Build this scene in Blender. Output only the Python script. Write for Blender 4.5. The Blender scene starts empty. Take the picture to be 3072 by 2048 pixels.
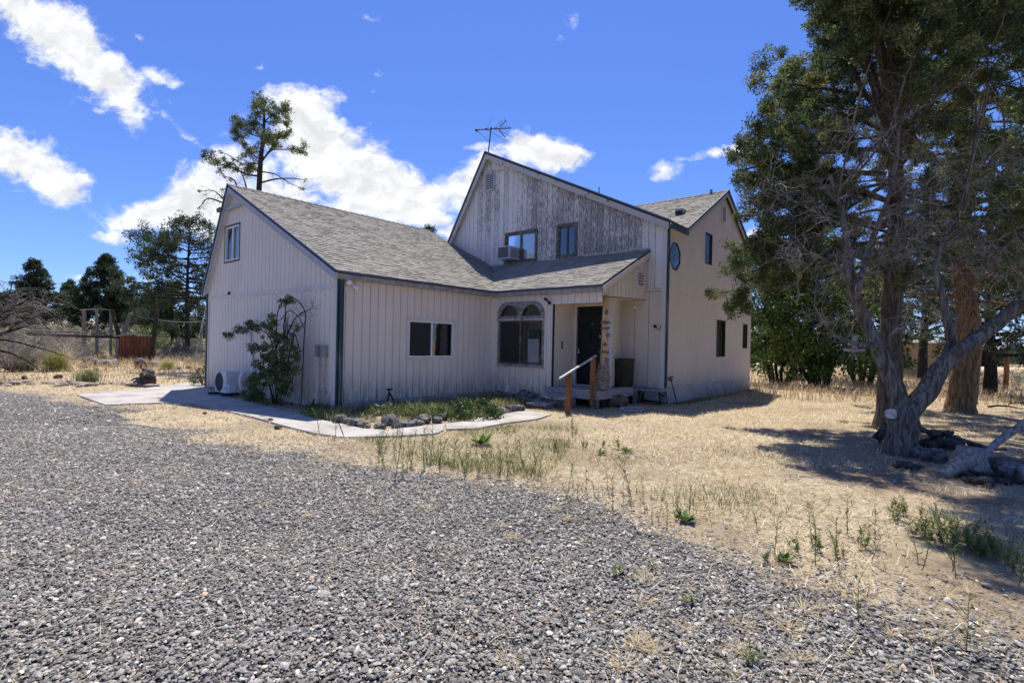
import bpy, bmesh, math, random
import numpy as np
from mathutils import Vector, Matrix
random.seed(7); rng = np.random.default_rng(7)
SC = bpy.context.scene; COL = SC.collection
pi = math.pi

# ------------------------------------------------------------------ camera
FPX, HCAM, CY = 1562.0, 1.5, 1029.0
ROLL, YAW = math.atan(.0215), math.radians(40.5)
Fv = np.array([-math.sin(YAW), math.cos(YAW), 0.]); Rv = np.array([math.cos(YAW), math.sin(YAW), 0.])
Uv = np.array([0, 0, 1.]); CAM = np.array([0, 0, HCAM])
cam = bpy.data.cameras.new('camera'); co = bpy.data.objects.new('camera', cam); COL.objects.link(co)
cr, sr = math.cos(ROLL), math.sin(ROLL)
xr = Rv * cr + Uv * sr; yu = -Rv * sr + Uv * cr
M = Matrix.Identity(4)
for i in range(3):
    M[i][0] = xr[i]; M[i][1] = yu[i]; M[i][2] = -Fv[i]; M[i][3] = CAM[i]
co.matrix_world = M
cam.sensor_width = 36; cam.lens = 36 * FPX / 3072; cam.shift_y = (CY - 1024) / 3072
cam.clip_start = .05; cam.clip_end = 5000
SC.camera = co
K = 3072 / 2352.0
def ray(dx, dy):
    a = (dx * K - 1536) / FPX; b = -(dy * K - CY) / FPX
    return Fv + (a * cr - b * sr) * Rv + (a * sr + b * cr) * Uv
def P(dx, dy, depth): return CAM + ray(dx, dy) * depth
def G(dx, dy, z=0.):
    d = ray(dx, dy); return CAM + d * ((z - HCAM) / d[2])
def onX(dx, dy, X): d = ray(dx, dy); return CAM + d * (X / d[0])
def onY(dx, dy, Y): d = ray(dx, dy); return CAM + d * (Y / d[1])

# ------------------------------------------------------------------ sun + sky
SV = np.array([-.275, .34, 1.0]); SV /= np.linalg.norm(SV)          # towards the sun
sun = bpy.data.lights.new('sun', 'SUN'); so = bpy.data.objects.new('sun', sun); COL.objects.link(so)
sun.energy = 4.3; sun.angle = math.radians(.53); sun.color = (1, .94, .84)
so.rotation_euler = Vector(SV).to_track_quat('Z', 'Y').to_euler()
SC.view_settings.view_transform = 'Standard'; SC.view_settings.look = 'None'
SC.view_settings.exposure = .68; SC.view_settings.gamma = 1
SC.cycles.max_bounces = 6; SC.cycles.transparent_max_bounces = 12
W = bpy.data.worlds.new('World'); SC.world = W; W.use_nodes = True
SKY_STRENGTH = .08

def nnew(nt, t, **kw):
    n = nt.nodes.new(t)
    for k, v in kw.items():
        if k.startswith('i_'): n.inputs[k[2:].replace('_', ' ')].default_value = v
        else: setattr(n, k, v)
    return n
class NT:
    """tiny expression helper over a node tree"""
    def __init__(s, nt): s.nt = nt; s.L = nt.links
    def m(s, op, a, b=None, c=None, clamp=False):
        n = s.nt.nodes.new('ShaderNodeMath'); n.operation = op; n.use_clamp = clamp
        for i, v in enumerate((a, b, c)):
            if v is None: continue
            if isinstance(v, (int, float)): n.inputs[i].default_value = v
            else: s.L.new(v, n.inputs[i])
        return n.outputs[0]
    def v(s, op, a, b=None, scale=None):
        n = s.nt.nodes.new('ShaderNodeVectorMath'); n.operation = op
        for i, v in enumerate((a, b)):
            if v is None: continue
            if isinstance(v, (tuple, list)): n.inputs[i].default_value = v
            else: s.L.new(v, n.inputs[i])
        if scale is not None: n.inputs['Scale'].default_value = scale
        return n.outputs['Value'] if op in ('DOT_PRODUCT', 'LENGTH') else n.outputs[0]
    def noise(s, vec, scale, detail=4, rough=.55, dist=0., col=False):
        n = s.nt.nodes.new('ShaderNodeTexNoise'); n.inputs['Scale'].default_value = scale
        n.inputs['Detail'].default_value = detail; n.inputs['Roughness'].default_value = rough
        n.inputs['Distortion'].default_value = dist
        if vec is not None: s.L.new(vec, n.inputs['Vector'])
        return n.outputs['Color' if col else 'Fac']
    def sstep(s, a, lo, hi, o0=0., o1=1.):
        n = s.nt.nodes.new('ShaderNodeMapRange'); n.interpolation_type = 'SMOOTHSTEP'
        s.L.new(a, n.inputs[0])
        for i, v in enumerate((lo, hi, o0, o1)): n.inputs[i + 1].default_value = v
        return n.outputs[0]
    def mix(s, f, a, b, blend='MIX'):
        n = s.nt.nodes.new('ShaderNodeMix'); n.data_type = 'RGBA'; n.blend_type = blend
        for sock, v in ((n.inputs[0], f), (n.inputs[6], a), (n.inputs[7], b)):
            if isinstance(v, (int, float)): sock.default_value = v
            elif isinstance(v, (tuple, list)): sock.default_value = tuple(v) + ((1,) if len(v) == 3 else ())
            else: s.L.new(v, sock)
        return n.outputs[2]
    def comb(s, x, y, z=0.):
        n = s.nt.nodes.new('ShaderNodeCombineXYZ')
        for i, v in enumerate((x, y, z)):
            if isinstance(v, (int, float)): n.inputs[i].default_value = v
            else: s.L.new(v, n.inputs[i])
        return n.outputs[0]
    def scale(s, vec, sc):
        n = s.nt.nodes.new('ShaderNodeMapping'); s.L.new(vec, n.inputs[0]); n.inputs['Scale'].default_value = sc
        return n.outputs[0]
    def sep(s, vec):
        n = s.nt.nodes.new('ShaderNodeSeparateXYZ'); s.L.new(vec, n.inputs[0]); return n.outputs

# clouds: ellipses fixed in directions of the sky (x, y, rx, ry, tilt deg, weight)
CLOUDS = [(60,20,90,70,35,1),(150,85,150,75,35,1.1),(235,160,120,60,40,1.),(290,235,80,42,50,.85),(372,165,52,22,15,.75),(320,78,26,14,0,.5),
 (30,360,90,75,15,1.1),(85,405,110,62,22,1.1),(150,440,60,30,25,.8),
 (330,490,120,38,-5,1.0),(430,470,130,52,-18,1.15),(490,510,80,55,0,1.05),(250,540,60,24,8,.85),(170,636,36,11,0,.5),(340,638,40,14,0,.5),(300,303,20,14,0,.35),
 (690,245,85,55,10,1.1),(720,320,115,75,15,1.15),(800,380,130,75,15,1.1),(560,375,90,55,0,.75),(440,310,80,18,38,.6),(390,270,40,14,30,.45),(460,400,70,36,0,.8),(520,350,60,30,10,.8),(880,420,130,65,12,1.2),(970,440,90,45,-10,1.0),(650,440,130,55,0,.9),(860,480,130,45,5,1.1),(985,508,52,20,-8,.85),(765,215,42,24,15,.7),(1030,540,42,26,0,1.0),
 (1060,435,95,48,-18,1.05),(1120,395,60,46,-20,.9),(1105,338,34,16,0,.7),
 (1190,345,70,46,0,1.1),(1260,350,92,42,5,1.1),(1335,350,36,15,0,.8),(1215,315,38,24,0,.8),
 (1525,388,38,24,0,.85),(1575,365,55,13,-8,.75),(1640,358,50,13,-5,.7),(1690,345,40,16,0,.7),
 (850,42,56,16,0,.55),(1310,40,44,24,-25,.6),(1285,92,24,16,0,.5),(880,158,28,18,0,.5),(592,156,18,12,20,.45),(862,200,22,14,40,.4),
 (1722,550,40,26,0,1.0),(1760,560,40,30,0,.9),(232,245,26,12,0,.5),(420,300,50,14,40,.45),(80,530,30,10,0,.35),(2120,560,200,60,0,.8),(2060,380,120,60,0,.6)]
def build_world():
    nt = W.node_tree; nt.nodes.clear(); E = NT(nt)
    sky = nnew(nt, 'ShaderNodeTexSky', sky_type='NISHITA', sun_disc=False)
    sky.sun_elevation = math.asin(SV[2]); sky.sun_rotation = math.atan2(SV[0], SV[1])
    sky.altitude = 1000; sky.air_density = 1.0; sky.dust_density = .3; sky.ozone_density = 2.2
    tc = nnew(nt, 'ShaderNodeTexCoord'); d = tc.outputs['Generated']
    fz = E.v('DOT_PRODUCT', d, tuple(Fv)); ax = E.v('DOT_PRODUCT', d, tuple(Rv)); az = E.v('DOT_PRODUCT', d, (0, 0, 1.))
    fz2 = E.m('MAXIMUM', fz, .05)
    a = E.m('DIVIDE', ax, fz2); b = E.m('DIVIDE', az, fz2)
    uv = E.comb(a, b)
    warp = E.noise(uv, 7, 5, .6, col=True)
    w2 = E.v('SCALE', E.v('SUBTRACT', warp, (.5, .5, .5)), scale=.085)
    uvw = E.v('ADD', uv, w2)
    ws = E.sep(uvw); aw, bw = ws[0], ws[1]
    field = None
    for (x, y, rx, ry, t, wgt) in CLOUDS:
        r = ray(x, y); ca, cb = float(r @ Rv), float(r[2])
        f = FPX / K; t = math.radians(t) + ROLL
        da = E.m('SUBTRACT', aw, ca); db = E.m('SUBTRACT', bw, cb)
        c, s_ = math.cos(t), math.sin(t)
        u = E.m('ADD', E.m('MULTIPLY', da, c * f / rx), E.m('MULTIPLY', db, -s_ * f / rx))
        v = E.m('ADD', E.m('MULTIPLY', da, s_ * f / ry), E.m('MULTIPLY', db, c * f / ry))
        q = E.m('ADD', E.m('MULTIPLY', u, u), E.m('MULTIPLY', v, v))
        g = E.m('MULTIPLY', E.m('EXPONENT', E.m('MULTIPLY', q, -.9)), wgt)
        field = g if field is None else E.m('MAXIMUM', E.m('ADD', E.m('MULTIPLY', field, .35 if False else 1.0), E.m('MULTIPLY', g, .25)), E.m('ADD', g, E.m('MULTIPLY', field, .25)))
    uva = E.scale(uvw, (1., 1.5, 1.))
    n1 = E.noise(uva, 10, 12, .66, .2)
    n2 = E.noise(E.v('ADD', uva, (-.01, .03, 0)), 10, 6, .55, .2)
    n3 = E.noise(uva, 34, 8, .62, .4)
    dens = E.m('ADD', E.m('ADD', field, E.m('MULTIPLY', E.m('SUBTRACT', n1, .5), 2.0)), E.m('MULTIPLY', E.m('SUBTRACT', n3, .5), .55))
    cov = E.sstep(dens, .36, 1.0)
    front = E.sstep(fz, .05, .2)
    back = E.sstep(E.noise(E.scale(d, (1, 1, 2.5)), 2.2, 7, .6), .52, .70)  # unseen clouds behind the camera, added and thickened for white fill light
    back = E.m('MULTIPLY', back, E.sstep(az, .38, .6))  # only high up, so the upper panes mirror clear blue
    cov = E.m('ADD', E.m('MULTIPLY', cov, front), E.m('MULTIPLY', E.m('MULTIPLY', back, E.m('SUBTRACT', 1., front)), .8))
    edge = E.m('SUBTRACT', n1, n2)
    lit = E.m('ADD', E.sstep(E.m('ADD', edge, E.m('MULTIPLY', E.m('SUBTRACT', n3, .5), .18)), -.16, .13, .80, 1.06), E.m('MULTIPLY', E.sstep(dens, .9, 1.8), -.06))
    ccol = E.v('SCALE', E.comb(.97, .985, 1.03), scale=1.)
    nn = nt.nodes.new('ShaderNodeVectorMath'); nn.operation = 'SCALE'; nn.inputs[0].default_value = CLOUD_RGB
    nt.links.new(lit, nn.inputs['Scale'])
    # sky tint: deep clear high-desert blue, paler to the horizon
    up = E.sstep(az, .0, .75)
    tint = E.mix(up, SKY_TINT_LOW, SKY_TINT_HIGH)
    base = E.mix(1., sky.outputs[0], tint, 'MULTIPLY')
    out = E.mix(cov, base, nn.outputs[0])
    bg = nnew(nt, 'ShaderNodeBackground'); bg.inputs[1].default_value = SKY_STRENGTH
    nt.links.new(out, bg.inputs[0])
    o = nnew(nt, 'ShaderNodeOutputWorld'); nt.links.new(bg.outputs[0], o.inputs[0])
CLOUD_RGB = (7.9, 8.05, 8.3)
SKY_TINT_LOW = (.60, .79, 1.28); SKY_TINT_HIGH = (.64, .85, 1.46)
build_world()

# ------------------------------------------------------------------ materials
def mat(name, build=None, color=(.5, .5, .5), rough=.7, metal=0., spec=.4):
    m = bpy.data.materials.new(name); m.use_nodes = True
    nt = m.node_tree; b = nt.nodes['Principled BSDF']
    b.inputs['Base Color'].default_value = (*color, 1); b.inputs['Roughness'].default_value = rough
    b.inputs['Metallic'].default_value = metal; b.inputs['Specular IOR Level'].default_value = spec
    if build: build(NT(nt), b, nt)
    return m
def objco(nt): return nnew(nt, 'ShaderNodeTexCoord').outputs['Object']
def wpos(nt): return nnew(nt, 'ShaderNodeNewGeometry').outputs['Position']
def bump(E, nt, b, h, strength=.5, dist=.01):
    n = nnew(nt, 'ShaderNodeBump'); n.inputs['Strength'].default_value = strength; n.inputs['Distance'].default_value = dist
    nt.links.new(h, n.inputs['Height']); nt.links.new(n.outputs[0], b.inputs['Normal'])
def simple(name, c1, c2, scale=6, rough=.75, stretch=(1, 1, 1), bstr=.3, bdist=.005, metal=0., lo=.35, hi=.65, detail=6, spec=.35):
    def f(E, b, nt):
        v = E.scale(wpos(nt), stretch); n = E.noise(v, scale, detail, .65)
        nt.links.new(E.mix(E.sstep(n, lo, hi), c1, c2), b.inputs['Base Color'])
        if bstr: bump(E, nt, b, E.noise(v, scale * 4, 5, .65), bstr, bdist)
    return mat(name, f, rough=rough, metal=metal, spec=spec)
def attrmat(name, rough=.8, trans=0., spec=.2, var=0.):
    """colour from the per-vertex material variation 'Col'"""
    def f(E, b, nt):
        a = nnew(nt, 'ShaderNodeAttribute', attribute_name='Col'); c = a.outputs['Color']
        if var:
            n = E.noise(wpos(nt), var, 4, .6); c = E.mix(1., c, E.mix(E.sstep(n, .3, .7), (.75, .75, .75), (1.25, 1.25, 1.25)), 'MULTIPLY')
        nt.links.new(c, b.inputs['Base Color'])
        if trans:
            t = nnew(nt, 'ShaderNodeBsdfTranslucent'); nt.links.new(c, t.inputs[0])
            mx = nnew(nt, 'ShaderNodeMixShader'); mx.inputs[0].default_value = trans
            nt.links.new(b.outputs[0], mx.inputs[1]); nt.links.new(t.outputs[0], mx.inputs[2])
            nt.links.new(mx.outputs[0], nt.nodes['Material Output'].inputs[0])
    return mat(name, f, rough=rough, spec=spec)

def siding_mat(name, c, c2, peel=0., wood=(.17, .145, .125), center=None):
    def f(E, b, nt):
        p = wpos(nt)
        n = E.noise(E.scale(p, (1, 1, .35)), 1.6, 6, .6)
        col = E.mix(E.sstep(n, .3, .72), c, c2)
        st = E.noise(E.scale(p, (9, 9, .5)), 3, 5, .6)
        col = E.mix(E.m('MULTIPLY', E.sstep(st, .56, .78), .22), col, tuple(x * .6 for x in c))
        z = E.sep(p)[2]
        lowd = E.m('MULTIPLY', E.sstep(z, .95, .1), E.sstep(E.noise(E.scale(p, (4, 4, 1)), 3, 5, .65), .32, .7))
        col = E.mix(E.m('MULTIPLY', lowd, .8), col, (.22, .185, .15))
        h = E.noise(E.scale(p, (14, 14, 1.2)), 9, 4, .6)
        if peel:
            big = E.noise(E.scale(p, (.9, .9, .5)), .9, 3, .5)
            x = E.sep(p)[0]
            cen = E.m('MULTIPLY', E.sstep(x, -12.2, -8.3), E.sstep(x, -5.9, -7.3))
            amt = E.m('ADD', E.m('MULTIPLY', E.m('SUBTRACT', big, .5), .32), E.m('MULTIPLY', cen, .14))
            fl = E.noise(E.scale(p, (15, 15, 2.2)), 2.6, 8, .72, .3)
            fl2 = E.noise(E.scale(p, (30, 30, 7)), 2.2, 6, .7)
            pm = E.m('ADD', E.m('ADD', E.m('MULTIPLY', fl, .75), E.m('MULTIPLY', fl2, .25)), amt)
            bd = E.m('FLOOR', E.m('DIVIDE', E.m('ADD', x, 15.3), .2)); wn = nnew(nt, 'ShaderNodeTexWhiteNoise', noise_dimensions='1D'); nt.links.new(bd, wn.inputs['W'])
            pm = E.m('ADD', pm, E.m('MULTIPLY', E.m('SUBTRACT', wn.outputs['Value'], .5), .07)); col = E.mix(E.m('MULTIPLY', wn.outputs['Value'], .3), col, (.50, .485, .47))
            mask = E.sstep(pm, .575 - .02 * peel, .615 - .02 * peel)
            wc = E.mix(E.sstep(E.noise(E.scale(p, (22, 22, 1.2)), 4, 5, .6), .3, .7), wood, (.33, .30, .285))
            wc = E.mix(E.m('MULTIPLY', E.sstep(E.noise(p, 1.1, 4, .6), .55, .72), .35), wc, (.17, .17, .10))
            col = E.mix(mask, col, wc)
            h = E.m('SUBTRACT', E.m('MULTIPLY', h, .3), E.m('MULTIPLY', mask, .7))
        nt.links.new(col, b.inputs['Base Color'])
        bump(E, nt, b, h, .35 if not peel else .7, .004)
    return mat(name, f, rough=.72, spec=.3)
M_wall = siding_mat('taupe_siding_paint', (.70, .61, .525), (.75, .665, .585))
M_wall2 = siding_mat('beige_siding_paint', (.60, .53, .455), (.65, .585, .51))
M_peel = siding_mat('peeling_white_paint', (.74, .70, .66), (.64, .605, .57), peel=1.0)
M_trim = simple('trim_paint', (.58, .54, .515), (.65, .61, .58), 3, stretch=(1, 1, .5))
M_trimw = simple('weathered_trim', (.13, .11, .095), (.46, .44, .42), 2.2, stretch=(2, 2, 2), lo=.33, hi=.46, bstr=.4)
M_fascia = simple('grey_fascia', (.22, .21, .21), (.36, .34, .34), 3, stretch=(2, 2, 2), bstr=.4)
M_rake = simple('blue_grey_rake_paint', (.33, .35, .40), (.42, .43, .46), 3, stretch=(2, 2, 2), bstr=.3)
M_teal = simple('worn_teal_paint', (.012, .045, .05), (.10, .125, .13), 2.0, stretch=(4, 4, .7), rough=.5, lo=.45, hi=.68)
M_white = simple('white_vinyl', (.72, .72, .72), (.78, .78, .77), 3, rough=.45, bstr=0)
M_oldframe = simple('weathered_brown_frame', (.075, .058, .042), (.20, .175, .15), 3, stretch=(3, 3, 3), lo=.35, hi=.7, bstr=.5)
M_darkframe = simple('dark_bronze_frame', (.03, .027, .025), (.06, .055, .05), 4, rough=.5, bstr=.1)
M_tealframe = simple('dark_teal_frame', (.012, .035, .045), (.03, .06, .07), 5, rough=.5, bstr=.1)
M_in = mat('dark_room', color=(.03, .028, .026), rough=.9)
M_curtain = simple('white_curtain', (.62, .64, .68), (.72, .73, .75), 2, stretch=(8, 8, .5), bstr=.6, bdist=.02)
M_tealglass = mat('dark_teal_pane', color=(.012, .028, .036), rough=.22, spec=.35)
M_screen = mat('insect_screen', color=(.018, .018, .02), rough=.6)
def glassf(E, b, nt):
    lw = nnew(nt, 'ShaderNodeFresnel'); lw.inputs[0].default_value = 1.5
    g = nnew(nt, 'ShaderNodeBsdfGlossy'); g.inputs['Roughness'].default_value = .02; g.inputs[0].default_value = (1, 1, 1, 1)
    t = nnew(nt, 'ShaderNodeBsdfTransparent'); t.inputs[0].default_value = (.75, .8, .82, 1)
    n = E.noise(wpos(nt), 2.5, 2, .5); bu = nnew(nt, 'ShaderNodeBump'); bu.inputs['Strength'].default_value = .06; bu.inputs['Distance'].default_value = .02
    nt.links.new(n, bu.inputs['Height']); nt.links.new(bu.outputs[0], g.inputs['Normal'])
    f = E.m('ADD', E.m('MULTIPLY', lw.outputs[0], 1.1), .06, clamp=True)
    mx = nnew(nt, 'ShaderNodeMixShader'); nt.links.new(f, mx.inputs[0]); nt.links.new(t.outputs[0], mx.inputs[1]); nt.links.new(g.outputs[0], mx.inputs[2])
    nt.links.new(mx.outputs[0], nt.nodes['Material Output'].inputs[0])
M_glass = mat('window_glass', glassf)
def stainf(E, b, nt):
    v = nnew(nt, 'ShaderNodeTexVoronoi', feature='F1'); v.inputs['Scale'].default_value = 9
    nt.links.new(wpos(nt), v.inputs['Vector'])
    e = nnew(nt, 'ShaderNodeTexVoronoi', feature='DISTANCE_TO_EDGE'); e.inputs['Scale'].default_value = 9
    nt.links.new(wpos(nt), e.inputs['Vector'])
    s = E.sep(v.outputs['Color'])
    c = E.mix(s[0], (.012, .05, .06), (.03, .13, .11)); c = E.mix(E.m('GREATER_THAN', s[1], .72), c, (.10, .17, .19))
    nt.links.new(E.mix(E.m('LESS_THAN', e.outputs['Distance'], .035), c, (.01, .01, .012)), b.inputs['Base Color'])
M_stain = mat('stained_glass', stainf, rough=.12, spec=.6)
def shinglef(E, b, nt):
    a = nnew(nt, 'ShaderNodeAttribute', attribute_name='Col').outputs['Color']; p = wpos(nt)
    n = E.noise(p, 45, 4, .7); n2 = E.noise(p, .7, 4, .6)
    c = E.mix(1., a, E.mix(E.sstep(n, .3, .7), (.72, .72, .72), (1.25, 1.25, 1.25)), 'MULTIPLY')
    c = E.mix(1., c, E.mix(E.sstep(n2, .3, .7), (.86, .86, .84), (1.1, 1.09, 1.07)), 'MULTIPLY')
    nt.links.new(c, b.inputs['Base Color']); bump(E, nt, b, n, .6, .004)
M_shingle = mat('asphalt_shingle', shinglef, rough=.9, spec=.2)
M_felt = mat('roof_edge_felt', color=(.05, .05, .05), rough=.9)
M_drip = mat('drip_edge', color=(.10, .13, .20), rough=.45)
M_conc = simple('concrete', (.30, .275, .245), (.43, .405, .375), 1.6, stretch=(1, 1, 1), bstr=.4, detail=12, lo=.36, hi=.6)
M_found = simple('painted_foundation', (.36, .34, .35), (.45, .42, .43), 2.5, bstr=.4)
M_deck = simple('grey_deck_wood', (.22, .205, .19), (.40, .385, .37), 3, stretch=(1, 9, 9), bstr=.5, bdist=.006)
M_decky = simple('grey_deck_wood_cross', (.22, .205, .19), (.40, .385, .37), 3, stretch=(9, 1, 9), bstr=.5, bdist=.006)
M_post = simple('brown_stained_wood', (.13, .05, .02), (.27, .115, .045), 2.6, stretch=(9, 9, .7), bstr=.4)
M_rail = simple('bare_rail', (.34, .34, .35), (.55, .55, .56), 5, rough=.5)
M_log = simple('honey_log', (.40, .235, .11), (.56, .40, .24), 3, stretch=(5, 5, .7), bstr=.5)
M_burl = simple('grey_burl', (.17, .15, .125), (.33, .30, .26), 9, bstr=.9, bdist=.02, lo=.38, hi=.66)
M_knot = simple('mossy_burl_ring', (.09, .085, .07), (.24, .23, .19), 14, bstr=.9, bdist=.02)
M_door = simple('dark_green_door', (.006, .009, .0085), (.010, .016, .015), 4, rough=.5, bstr=.15, spec=.2)
M_brass = mat('nickel', color=(.5, .5, .48), rough=.25, metal=1.)
M_black = mat('black_metal', color=(.012, .012, .013), rough=.5)
M_blackp = mat('black_rubber', color=(.018, .018, .02), rough=.6)
M_can = simple('brown_plastic', (.03, .024, .019), (.045, .036, .029), 4, rough=.5, bstr=.1)
M_galv = simple('galvanised', (.27, .27, .28), (.36, .36, .37), 9, rough=.45, metal=.4, bstr=.1)
M_acw = mat('ac_white', color=(.62, .62, .63), rough=.45)
M_acg = mat('ac_grille', color=(.10, .10, .11), rough=.6)
M_rust = simple('rusty_iron', (.10, .035, .018), (.26, .10, .05), 2.2, stretch=(5, 5, .6), bstr=.3, rough=.8)
M_oldwood = simple('old_grey_wood', (.11, .095, .08), (.27, .245, .215), 3, stretch=(8, 8, .8), bstr=.6, bdist=.01)
M_oldwoodx = simple('old_grey_rail', (.13, .115, .10), (.30, .275, .25), 5, stretch=(1, 1, 3), bstr=.6, bdist=.01)
def barkf(c1, c2):
    def f(E, b, nt):
        p = objco(nt)
        n = E.noise(E.scale(p, (1, 1, .13)), 22, 7, .7, .5); n2 = E.noise(p, 2, 4, .6)
        c = E.mix(E.sstep(n, .40, .60), tuple(x * .28 for x in c1), c1); c = E.mix(E.m('MULTIPLY', E.sstep(n2, .4, .7), .8), c, E.mix(E.sstep(n, .36, .62), tuple(x * .45 for x in c2), c2))
        nt.links.new(c, b.inputs['Base Color']); bump(E, nt, b, n, 1., .05)
    return f
M_bark = mat('juniper_bark', barkf((.19, .165, .135), (.16, .12, .085)), rough=.9, spec=.2)
M_barkr = mat('ochre_juniper_bark', barkf((.34, .21, .105), (.25, .19, .14)), rough=.9, spec=.2)
M_barkg = mat('grey_dead_bark', barkf((.27, .245, .215), (.22, .155, .10)), rough=.9, spec=.2)
M_barkd = mat('dark_bark', barkf((.075, .062, .052), (.06, .05, .042)), rough=.95, spec=.1)
M_twig = attrmat('dead_twig', rough=.8)
M_leaf = attrmat('juniper_foliage', rough=.75, trans=.45, spec=.25)
M_archw = simple('weathered_grey_brown_wood', (.13, .115, .10), (.31, .285, .26), 3, stretch=(3, 3, 3), lo=.35, hi=.6, bstr=.5)
M_leafy = attrmat('broad_leaf', rough=.55, trans=.22, spec=.35)
M_grass = attrmat('grass_blades', rough=.8, trans=.25, spec=.2)
M_pebble = attrmat('shale_pebble', rough=.8, spec=.3, var=60)
M_stone = simple('lava_stone', (.05, .048, .047), (.27, .26, .25), 11, bstr=1., bdist=.03, lo=.35, hi=.68)
M_stoneb = simple('brown_stone', (.085, .06, .05), (.20, .155, .13), 7, bstr=.9, bdist=.03)
M_slate = simple('tan_flagstone', (.17, .14, .12), (.34, .29, .25), 5, bstr=.7, bdist=.02)
M_stump = simple('silver_driftwood', (.17, .15, .13), (.46, .43, .40), 5, stretch=(4, 4, 1.5), bstr=.9, bdist=.03)
M_char = simple('charred_wood', (.018, .016, .015), (.13, .11, .095), 12, bstr=1., bdist=.03)
M_cut = simple('pale_cut_wood', (.34, .29, .26), (.60, .55, .52), 16, bstr=.4)
M_statue = simple('dark_brown_statue', (.045, .028, .02), (.085, .055, .04), 6, rough=.5, bstr=.6, bdist=.02)
M_shed = simple('tan_board_wall', (.30, .19, .085), (.42, .28, .14), 3, stretch=(1, 1, 5), bstr=.3)

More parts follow.
